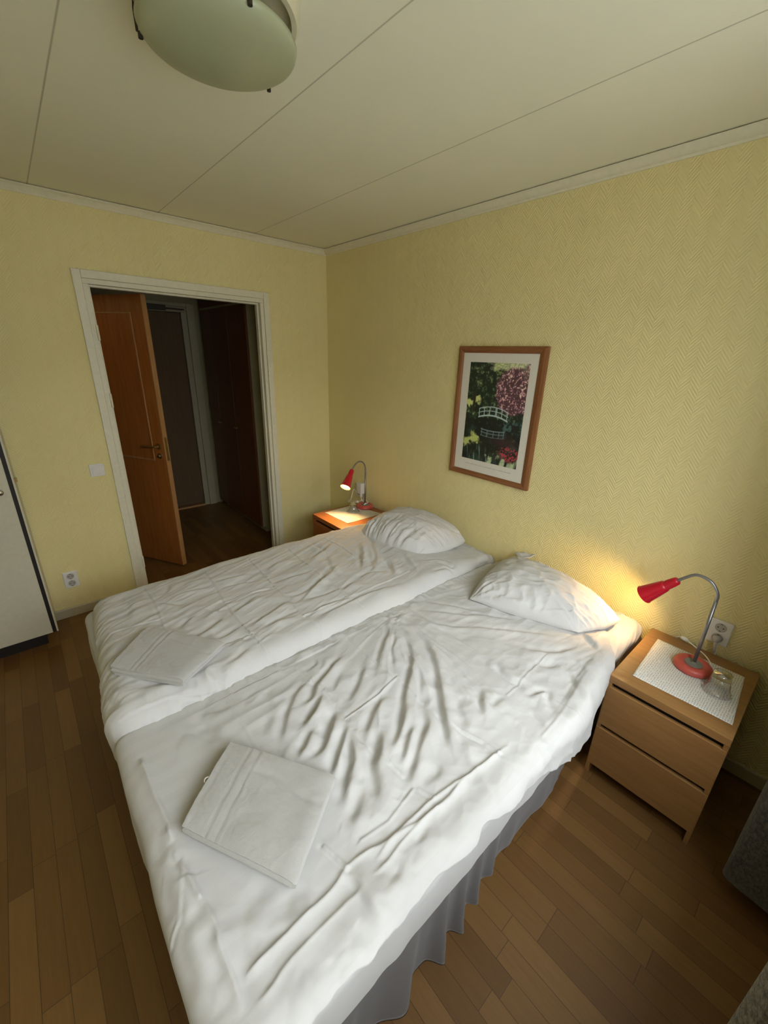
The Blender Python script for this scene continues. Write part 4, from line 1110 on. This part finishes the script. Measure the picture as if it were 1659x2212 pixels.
def bed(name, ya, yb, foot, z0, label, seed, sidewave):
    t = empty(name, (-1.06, (ya + yb) / 2, 0)); tag(t, label, 'bed', 'single beds pushed together')
    r = 0.045; drop = 0.185
    x0, x1, y0, y1 = foot + r, -0.035 - r, ya + r, yb - r
    xs = np.concatenate([np.linspace(x0 - drop, x0, 26)[:-1], np.linspace(x0, -0.62, 110)[:-1], np.linspace(-0.62, x1, 110)[:-1], np.linspace(x1, x1 + drop, 22)])
    ys = np.concatenate([np.linspace(y0 - drop, y0, 34)[:-1], np.linspace(y0, y1, 150)[:-1], np.linspace(y1, y1 + drop, 22)])
    X, Y = np.meshgrid(xs, ys, indexing='ij')
    inset = head_inset(X) if sidewave else 0 * X
    Pm, Nm = drape(X, Y + 0.0, (x0, x1, y0, y1), r, z0)
    Pm[..., 1] += inset * np.clip((y0 + 0.25 - Pm[..., 1]) / 0.25, 0, 1)
    Hh = 0.0035 * fbm(X * 4, Y * 4, seed)
    head = np.clip((X + 0.75) / 0.3, 0, 1)
    Hh += head * 0.0045 * ridged(X * 3 + Y * 4.5, Y * 16 - X * 13, seed + 5) * np.clip((X + .9), 0, 1)
    Hh += head * 0.0035 * ridged(X * 8, Y * 30 - X * 16, seed + 7, 2)
    dn = np.clip((z0 - 0.02 - Pm[..., 2]) / 0.05, 0, 1)
    Hh += dn * 0.0035 * vnoise(X * 22 + Pm[..., 2] * 5, Y * 16 - Pm[..., 2] * 14, seed + 9)
    Pm = Pm + Nm * Hh[..., None]
    me = grid_mesh('mattress', Pm); o = wl('mattress', me, MAT['sheet'], t, smooth=True)
    o['label'] = 'mattress in a white fitted sheet'
    # upholstered base with loose cover
    per = []; n = 0
    bx0, bx1, by0, by1 = foot + 0.022, -0.05, ya + 0.018, yb - 0.012
    def run(ax, ay, bx, by, k, nx, ny):
        for i in range(k): per.append((ax + (bx - ax) * i / k, ay + (by - ay) * i / k, nx, ny))
    run(bx0, by0, bx1, by0, 420, 0, -1); run(bx1, by0, bx1, by1, 60, 1, 0); run(bx1, by1, bx0, by1, 200, 0, 1); run(bx0, by1, bx0, by0, 120, -1, 0)
    per = np.array(per); rows = 26; Zs = np.linspace(0.445, 0.11, rows)
    S = np.arange(len(per)) * 0.005
    P = np.zeros((len(per), rows, 3))
    if sidewave: per[:, 1] += head_inset(per[:, 0]) * (per[:, 1] < by0 + 0.05)
    front = (per[:, 3] < -0.5)
    for j, z in enumerate(Zs):
        g = (0.445 - z) / 0.335
        loose = np.clip((-1.15 - per[:, 0]) / 0.35, 0, 1) * front * sidewave
        wave = 0.5 + 0.5 * np.sin(S * 52 + 3.0 * np.sin(S * 9) + 1.2 * g); wave = wave ** 2.2
        amp = 0.002 + loose * (0.040 * g)
        d = amp * wave + 0.003 * g * vnoise(S * 9, np.full(S.shape, z * 12), seed + 2) - (0.006 * g * loose)
        zz = z + (0.02 * vnoise(S * 1.7, np.zeros(S.shape), seed + 4) + 0.10 * np.clip((per[:, 0] + 1.5) / 0.25, 0, 1) * np.clip((-0.75 - per[:, 0]) / 0.3, 0, 1)) * g * front * sidewave
        P[:, j, 0] = per[:, 0] + per[:, 2] * d; P[:, j, 1] = per[:, 1] + per[:, 3] * d; P[:, j, 2] = zz
    # underside and top closing rings
    cx, cy = (bx0 + bx1) / 2, (by0 + by1) / 2
    top = P[:, :1].copy(); top[..., 0] = cx + (top[..., 0] - cx) * 0.9; top[..., 1] = cy + (top[..., 1] - cy) * 0.9; top[..., 2] = 0.445
    bot = P[:, -1:].copy(); bot[..., 0] = cx + (bot[..., 0] - cx) * 0.9; bot[..., 1] = cy + (bot[..., 1] - cy) * 0.9; bot[..., 2] = 0.13
    P = np.concatenate([top, P, bot], 1)
    me = grid_mesh('base', P, closed_u=True)
    bmx = bmesh.new(); bmx.from_mesh(me); bmx.verts.ensure_lookup_table()
    nv_ = rows + 2
    bmx.faces.new([bmx.verts[i * nv_] for i in range(len(per))]); bmx.faces.new([bmx.verts[i * nv_ + nv_ - 1] for i in range(len(per))])
    bpy.data.meshes.remove(me)
    o = wl('base', bmx, MAT['bed_base'], t, smooth=True); o['label'] = 'grey cloth-covered bed base'
    for lx in (foot + 0.12, -0.16):
        for ly in (ya + 0.12, yb - 0.12):
            wl('leg', lathe(bmesh.new(), [(0, 0), (0.022, 0), (0.028, 0.14), (0, 0.14)], 20, (lx, ly, 0), caps=False), MAT['dark_hole'], t, auto=40)
    return t
bed('bed', -2.855, -1.955, -2.10, 0.572, 'single bed with its grey cloth base showing, beside the oak-coloured nightstand', 3, 1.0)
bed('bed', -1.945, -1.060, -2.115, 0.585, 'single bed on the doorway side, beside the reddish nightstand', 12, 0.0)

# ------------------------------------------------------------------ right duvet
def right_duvet():
    dx = 0.0044
    xs = np.arange(-2.42, -0.17, dx)
    nv_ = 290
    t = np.linspace(0, 1, nv_)
    xk = [-2.6, -1.45, -1.15, -0.95, -0.80, -0.66, -0.55, -0.45, -0.32, -0.17]
    ek = [0.050, 0.055, 0.110, 0.180, 0.235, 0.230, 0.150, 0.060, 0.005, -0.055]
    yR = -2.815 - np.interp(xs, xk, ek)
    yR = yR + 0.006 * vnoise(xs * 14, xs * 0, 5) + 0.004 * vnoise(xs * 31, xs * 0, 8)
    yL = np.full(xs.shape, -1.940) + 0.004 * vnoise(xs * 12, xs * 0, 15)
    X = np.repeat(xs[:, None], nv_, 1); Y = yR[:, None] + (yL - yR)[:, None] * t[None]
    # head edge: slanted, runs down toward the window side
    X = X - 0.0 + np.clip((X + 0.5) / 0.33, 0, 1) * (-0.15 * np.clip((-2.52 - Y) / 0.22, 0, 1))
    P, Nn = drape(X, Y, (-2.085, None, -2.815, -1.985), 0.055, 0.604)
    P[..., 1] += 0.85 * head_inset(X) * np.clip((-2.60 - P[..., 1]) / 0.22, 0, 1)
    Hh = 0.0040 * fbm(X * 2.6 + 4, Y * 2.6, 31, 2)
    # fullness: the cloth is softly filled, sinks toward the head
    Hh -= 0.012 * np.clip((X + 0.55) / 0.3, 0, 1)
    for a, w, p in FOLDS_R: soft_fold(X, Y, Hh, a * (0.0013 if p[0][0] > -1.75 else 0.0013), w * (0.00105 if p[0][0] > -1.75 else 0.00115), p)
    for a, p in PLEATS_R: pleat(X, Y, Hh, a * (0.00095 if p[0][0] > p[-1][0] + 0.12 else 0.0015), p)
    for a, p in CREASES_R: crease(X, Y, Hh, a * 0.0010, p)
    # secondary wrinkles following the main pull direction (fan from the middle seam)
    ox, oy = -0.98, -2.02
    rad = np.hypot(X - ox, Y - oy); an = np.arctan2(Y - oy, X - ox)
    foot = np.clip((X + 1.95) / 0.3, 0.25, 1)
    fan = ridged(an * 11.5 + 0.8 * vnoise(X * 5, Y * 5, 2), rad * 2.4, 44, 1)
    Hh += 0.0028 * fan * foot * np.clip(rad / 0.3, 0, 1) * (X < -0.9) 
    Hh += 0.0028 * ridged(X * 6 + Y * 5, Y * 8 - X * 3, 47, 3) * foot
    Hh += 0.0016 * ridged(X * 4.5 + 2 * Y, Y * 22 + X * 5, 52, 2) * np.clip((X + 1.0) / 0.25, 0, 1)
    # gathered puckers along the seam beside the other duvet
    e = np.exp(-((Y + 1.995) / 0.028) ** 2)
    Hh += e * 0.0045 * ridged(X * 30, Y * 9, 61, 2) * np.clip((X + 2.0) / 0.3, 0.2, 1)
    kn = np.exp(-(((X + 1.02) / 0.07) ** 2 + ((Y + 2.06) / 0.05) ** 2)); Hh += kn * 0.006 * ridged(X * 24, Y * 24, 66, 2)
    # swollen side near the oak-coloured nightstand
    bl = np.exp(-(((X + 0.76) / 0.24) ** 2)) * np.clip((-2.80 - Y) / 0.05, 0, 1) * np.clip((Y + 3.10) / 0.06, 0.3, 1)
    Hh += 0.026 * bl + bl * 0.006 * vnoise(X * 17, Y * 10, 71)
    # hem flutter
    hem = np.clip((0.12 - t[None] * 1.0) / 0.12, 0, 1) + 0 * X
    Hh += hem * 0.011 * (0.75 + 0.9 * vnoise(X * 10, Y * 0, 77)) * (X < -0.95)
    ft = np.clip((-2.09 - X) / 0.05, 0, 1)
    Hh += ft * (0.006 * vnoise(X * 3, Y * 7, 81))
    P = P + Nn * Hh[..., None]
    me = grid_mesh('duvet', P)
    o = link('duvet', me, MAT['duvet'], smooth=True)
    s = o.modifiers.new('thick', 'SOLIDIFY'); s.thickness = 0.008; s.offset = -1
    tag(o, 'thin rumpled white duvet with creases fanning from the middle, beside the oak-coloured nightstand', 'duvet', 'white duvets')
right_duvet()

def left_duvet():
    xs = np.arange(-2.32, -0.13, 0.0046); nv_ = 275
    t = np.linspace(0, 1, nv_)
    yR = -1.900 - 0.135 + 0.0 * xs + 0.02 * np.clip((xs + 0.6) / 0.4, 0, 1)
    yL = np.full(xs.shape, -1.155 + 0.24)
    X = np.repeat(xs[:, None], nv_, 1); Y = yR[:, None] + (yL - yR)[:, None] * t[None]
    x0 = -2.005 - 0.055 * np.clip((-1.15 - Y) / 0.75, 0, 1)
    P, Nn = drape(X, Y, (x0, None, -1.900, -1.150), 0.075, 0.655)
    Hh = 0.006 * fbm(X * 2.8, Y * 2.8, 91, 2)
    hd = np.clip((X + 0.62) / 0.4, 0, 1)
    Hh -= 0.040 * hd * hd
    flat = np.clip((Y + 1.93) / 0.06, 0, 1)
    for a, w, p in FOLDS_L: soft_fold(X, Y, Hh, a * 0.0012, w * 0.0010, p)
    for a, p in CREASES_L: crease(X, Y, Hh, a * 0.0010, p)
    Hh += flat * 0.0026 * ridged(X * 4.0 + 3 * Y, Y * 20 - X * 6.5, 101, 3) * np.clip((-0.35 - X) / 0.4, 0.4, 1)
    Hh += flat * 0.0013 * ridged(X * 9, Y * 12 + X * 5, 105, 3)
    # rounded, soft roll on the inner edge with pinched wrinkles near the foot
    roll = np.clip((-1.86 - Y) / 0.05, 0, 1)
    Hh += roll * 0.003 * vnoise(X * 9, Y * 9, 111)
    pin = roll * np.exp(-((X + 1.86) / 0.16) ** 2)
    Hh += pin * 0.005 * ridged(X * 20, Y * 14, 115, 2)
    ft = np.clip((-2.00 - X) / 0.06, 0, 1)
    Hh += ft * 0.004 * ridged(X * 3, Y * 13, 118, 2)
    hang = np.clip((Y + 1.13) / 0.04, 0, 1)
    Hh += hang * 0.004 * vnoise(X * 8, Y * 6, 121)
    P = P + Nn * Hh[..., None]
    me = grid_mesh('duvet', P)
    o = link('duvet', me, MAT['duvet_plain'], smooth=True)
    s = o.modifiers.new('thick', 'SOLIDIFY'); s.thickness = 0.010; s.offset = -1
    tag(o, 'thick puffy white duvet with ironed fold lines, on the bed nearer the doorway', 'duvet', 'white duvets')
left_duvet()

# ------------------------------------------------------------------ pillows
def pillow(A, B, C, D, T, zfloor, label, seed, ear, rib=9.0, ribamp=0.0105, rnd=0.16):
    """A near-left, B near-right, C far-right, D far-left corners (x, y, z)"""
    A, B, C, D = [np.array(p, float) for p in (A, B, C, D)]
    n, m = 130, 110
    U, V = np.meshgrid(np.linspace(-1, 1, n), np.linspace(-1, 1, m), indexing='ij')   # U: A->B, V: near->far
    pin = 0.075
    Ub = U * (1 + pin * (1 - V ** 2) - 0.035 * (1 - U ** 2)); Vb = V * (1 + pin * (1 - U ** 2))
    Ub, Vb = Ub * np.sqrt(1 - rnd * V ** 4), Vb * np.sqrt(1 - rnd * U ** 4)
    u = (Ub + 1) / 2; v = (Vb + 1) / 2
    base = (A[None, None] * ((1 - u) * (1 - v))[..., None] + B[None, None] * (u * (1 - v))[..., None]
            + C[None, None] * (u * v)[..., None] + D[None, None] * ((1 - u) * v)[..., None])
    th = (np.clip(1 - np.abs(U) ** 2.4, 0, 1) ** 0.62) * (np.clip(1 - np.abs(V) ** 2.4, 0, 1) ** 0.62)
    bx = base[..., 0]; by = base[..., 1]
    edge = np.clip(1 - th, 0, 1)
    # wrinkles radiating from corners and gathered at the seams
    w = 0.0
    for cu, cv, k in ((-1, -1, 1.0), (1, -1, 1.0), (1, 1, 0.7), (-1, 1, 0.8)):
        rr = np.hypot(U - cu, V - cv); aa = np.arctan2(V - cv, U - cu)
        w = w + k * np.exp(-(rr / 0.75) ** 2) * ridged(aa * 4.5 + seed, rr * 1.3, seed + int(cu + 2 * cv + 9), 1)
    near = np.exp(-((V + 1) / 0.6) ** 2) * ridged(U * rib + 0.6 * V, V * 1.4, seed + 21, 2)
    gen = ridged(U * 2.1 + V * 1.4, V * 3.2 - U * 1.1, seed + 25, 3)
    disp = (0.0120 * w + ribamp * near + 0.0085 * gen) * np.clip(th * 3, 0, 1) * np.clip(1.15 - 0.5 * th, 0, 1)
    top = base.copy(); top[..., 2] += 0.80 * T * th + disp
    bot = base.copy(); bot[..., 2] -= 0.20 * T * th
    for Q in (top, bot):
        Q[..., 2] = np.maximum(Q[..., 2], zfloor)
        Q[..., 2] += 0.004 * vnoise(U * 3, V * 3, seed) * edge
    wall = -0.012
    for Q in (top, bot): Q[..., 0] = np.minimum(Q[..., 0], wall)
    m1 = grid_mesh('a', top); m2 = grid_mesh('b', bot[:, ::-1])
    bm = bmesh.new(); bm.from_mesh(m1); bm.from_mesh(m2)
    bmesh.ops.remove_doubles(bm, verts=bm.verts, dist=0.0008)
    bpy.data.meshes.remove(m1); bpy.data.meshes.remove(m2)
    t = empty('pillow', tuple((A + B + C + D) / 4)); tag(t, label, 'pillow', 'white pillows')
    wl('pillowcase', bm, MAT['pillow'], t, smooth=True)
    # loose flap of the pillowcase sticking out at one edge
    E = [np.array(p, float) for p in ear]
    k = 24; uu, vv = np.meshgrid(np.linspace(0, 1, k), np.linspace(0, 1, k), indexing='ij')
    F = (E[0] * ((1 - uu) * (1 - vv))[..., None] + E[1] * (uu * (1 - vv))[..., None] + E[2] * (uu * vv)[..., None] + E[3] * ((1 - uu) * vv)[..., None])
    F[..., 2] += 0.006 * vnoise(uu * 5, vv * 3, seed + 40) + 0.010 * np.sin(uu * PI) * vv
    me = grid_mesh('flap', F); o = wl('pillowcase_flap', me, MAT['pillow'], t, smooth=True)
    s = o.modifiers.new('thick', 'SOLIDIFY'); s.thickness = 0.005
pillow((-0.625, -1.215, 0.640), (-0.535, -1.725, 0.645), (-0.100, -1.770, 0.645), (-0.095, -1.135, 0.650), 0.180, 0.632,
       'plump white pillow beside the far corner nightstand', 3,
       [(-0.60, -1.235, 0.655), (-0.50, -1.21, 0.65), (-0.54, -1.18, 0.645), (-0.625, -1.215, 0.645)])
pillow((-0.615, -2.165, 0.610), (-0.450, -2.650, 0.612), (-0.200, -2.735, 0.615), (-0.070, -2.050, 0.625), 0.175, 0.600,
       'creased white pillow nearer the camera, beside the oak-coloured nightstand lamp', 17,
       [(-0.10, -2.13, 0.66), (-0.055, -2.20, 0.70), (-0.03, -2.13, 0.675), (-0.045, -2.055, 0.655)], rib=3.6, ribamp=0.008, rnd=0.0)

# ------------------------------------------------------------------ towels
def towel(LB, LT, RT, RB, z0, label, seed, layers=4, tk=0.0100, bands=(0.22, 0.31)):
    LB, LT, RT, RB = [np.array(p, float) for p in (LB, LT, RT, RB)]
    Lu = (np.linalg.norm(RB - LB) + np.linalg.norm(RT - LT)) / 2
    cen = []
    g = tk * 1.06
    for k in range(layers):
        h = (layers - k - 0.5) * g
        a, b = (0.0 if k == 0 else 0.022 + 0.006 * k), 1.0 - 0.012 - 0.004 * k
        us = np.linspace(a, b, 60)
        if k % 2: us = us[::-1]
        for q in us: cen.append((q * Lu, h))
        if k < layers - 1:
            s = 1 if k % 2 == 0 else -1
            for aa in np.linspace(0, PI, 9)[1:-1]:
                cen.append((us[-1] * Lu + s * math.sin(aa) * g * 0.62, h - g / 2 + math.cos(aa) * g / 2))
    cen = np.array(cen); n = len(cen)
    d = np.gradient(cen, axis=0); d /= np.linalg.norm(d, axis=1, keepdims=True) + 1e-9
    nr = np.stack([-d[:, 1], d[:, 0]], 1)
    out = np.concatenate([cen + nr * tk * 0.47, (cen - nr * tk * 0.47)[::-1]])
    layer_is_top = np.concatenate([np.arange(n) < 60, (np.arange(n) < 60)[::-1]])
    outer = np.concatenate([np.ones(n, bool), np.zeros(n, bool)])
    mv = 70; v = np.linspace(0, 1, mv)
    uu = out[:, 0] / Lu; hh = out[:, 1]
    U = np.repeat(uu[:, None], mv, 1); V = np.repeat(v[None], len(uu), 0); Hh = np.repeat(hh[:, None], mv, 1)
    # the folded layers do not line up perfectly
    off = 0.012 * np.sin(Hh / (g * layers) * 9 + seed) * (V - 0.5) * 2
    V2 = V + off * 0.6
    P2 = (LB * ((1 - U) * (1 - V2))[..., None] + RB * (U * (1 - V2))[..., None] + RT * (U * V2)[..., None] + LT * ((1 - U) * V2)[..., None])
    soft = Hh / (g * layers)
    Z = z0 + Hh + soft * 0.004 * fbm(U * 3, V * 3, seed, 2) - soft * 0.007 * (np.abs(V - 0.5) * 2) ** 6 - soft * 0.006 * np.clip((U - 0.9) / 0.1, 0, 1) ** 2
    top = (layer_is_top & outer)[:, None] & np.ones(V.shape, bool)
    gr = 0.0
    for b in bands: gr = gr - np.exp(-((U - b) / 0.010) ** 2) + 0.6 * np.exp(-((U - b - 0.022) / 0.010) ** 2)
    gr = gr - 0.8 * np.exp(-((U - 0.045) / 0.008) ** 2)
    dent = np.exp(-((V - 0.80 + 0.12 * U + 0.03 * np.sin(U * 9)) / 0.035) ** 2) * np.clip((U - 0.3) / 0.1, 0, 1)
    Z = Z + np.where(top, 0.0022 * gr - 0.0035 * dent + 0.0008 * vnoise(U * 60, V * 50, seed), 0)
    P = np.concatenate([P2, Z[..., None]], -1)
    wob = 0.003 * vnoise(V * 6, Hh * 200, seed + 5)
    P[..., 0] += wob; P[..., 1] += wob * 0.5
    me = grid_mesh('towel', P, closed_u=True)
    bm = bmesh.new(); bm.from_mesh(me); bm.verts.ensure_lookup_table(); bpy.data.meshes.remove(me)
    tot = len(uu)
    for j in (0, mv - 1):
        for i in range(n - 1):
            ids = [i * mv + j, (i + 1) * mv + j, (tot - 2 - i) * mv + j, (tot - 1 - i) * mv + j]
            try: bm.faces.new([bm.verts[q] for q in ids])
            except ValueError: pass
    return bm, (LB + LT + RT + RB) / 4
bm, c = towel((-2.052, -2.400), (-1.868, -2.245), (-1.688, -2.530), (-1.900, -2.680), 0.611, '', 3)
t1 = empty('folded_towel', (c[0], c[1], 0.606)); tag(t1, 'larger folded white terry towel, nearest the camera, on the thin creased duvet', 'towel', 'folded towels')
wl('cloth', bm, MAT['towel'], t1, auto=70)
wl('hanging_loop', tube(bmesh.new(), spline([(-1.955, -2.316, 0.645), (-1.964, -2.312, 0.643), (-1.970, -2.318, 0.641), (-1.968, -2.330, 0.643)], 6), 0.0016, 6), MAT['cord'], t1, smooth=True)
bm, c = towel((-2.086, -1.730), (-1.915, -1.548), (-1.726, -1.835), (-1.912, -1.945), 0.664, '', 9, layers=4, tk=0.0088, bands=(0.26, 0.33))
t2 = empty('folded_towel', (c[0], c[1], 0.656)); tag(t2, 'folded white towel on the foot of the thick puffy duvet', 'towel', 'folded towels')
wl('cloth', bm, MAT['towel'], t2, auto=70)

# ------------------------------------------------------------------ curtains at the window wall
def curtain(pts, zlo, zhi, mat, label, seed):
    sp = spline([(a, b, 0) for a, b in pts], 12)
    S = np.array([(p.x, p.y) for p in sp]); zs = np.linspace(zlo, zhi, 60)
    n = len(S); P = np.zeros((n, 60, 3))
    for j, z in enumerate(zs):
        g = np.clip((0.35 - (z - zlo)) / 0.35, 0, 1)
        wob = 0.004 * vnoise(np.arange(n) * 0.15, np.full(n, z * 2.5), seed)
        P[:, j, 0] = S[:, 0] - 0.006 * g + wob; P[:, j, 1] = S[:, 1] + wob; P[:, j, 2] = z
    me = grid_mesh('curtain', P); o = link('curtain', me, mat, smooth=True)
    s = o.modifiers.new('thick', 'SOLIDIFY'); s.thickness = 0.006; s.offset = 0
    tag(o, label, 'curtain', 'heavy grey curtains')
curtain([(-0.20, -3.50), (-0.26, -3.44), (-0.33, -3.50), (-0.40, -3.43), (-0.47, -3.50), (-0.52, -3.38), (-0.575, -3.348), (-0.618, -3.358), (-0.626, -3.42), (-0.630, -3.50), (-0.60, -3.56)],
        0.085, 2.36, MAT['wool'], 'dark grey woolly curtain hanging clear of the floor, right of the oak-coloured nightstand', 5)
curtain([(-1.345, -3.50), (-1.325, -3.43), (-1.352, -3.385), (-1.385, -3.40), (-1.40, -3.425), (-1.43, -3.405), (-1.46, -3.43), (-1.49, -3.50), (-1.54, -3.44), (-1.60, -3.50)],
        0.085, 2.36, MAT['wool_lit'], 'grey woolly curtain edge, window light painted into its colour, in the bottom right corner of the picture', 6)
rod = lathe(bmesh.new(), [(0, 0), (0.012, 0), (0.012, 2.6), (0, 2.6)], 16, (-2.9, -3.47, 2.38), (1, 0, 0), caps=False)
tag(link('curtain_rod', rod, MAT['window_frame'], auto=40), 'white curtain rod above the window', 'curtain rod')
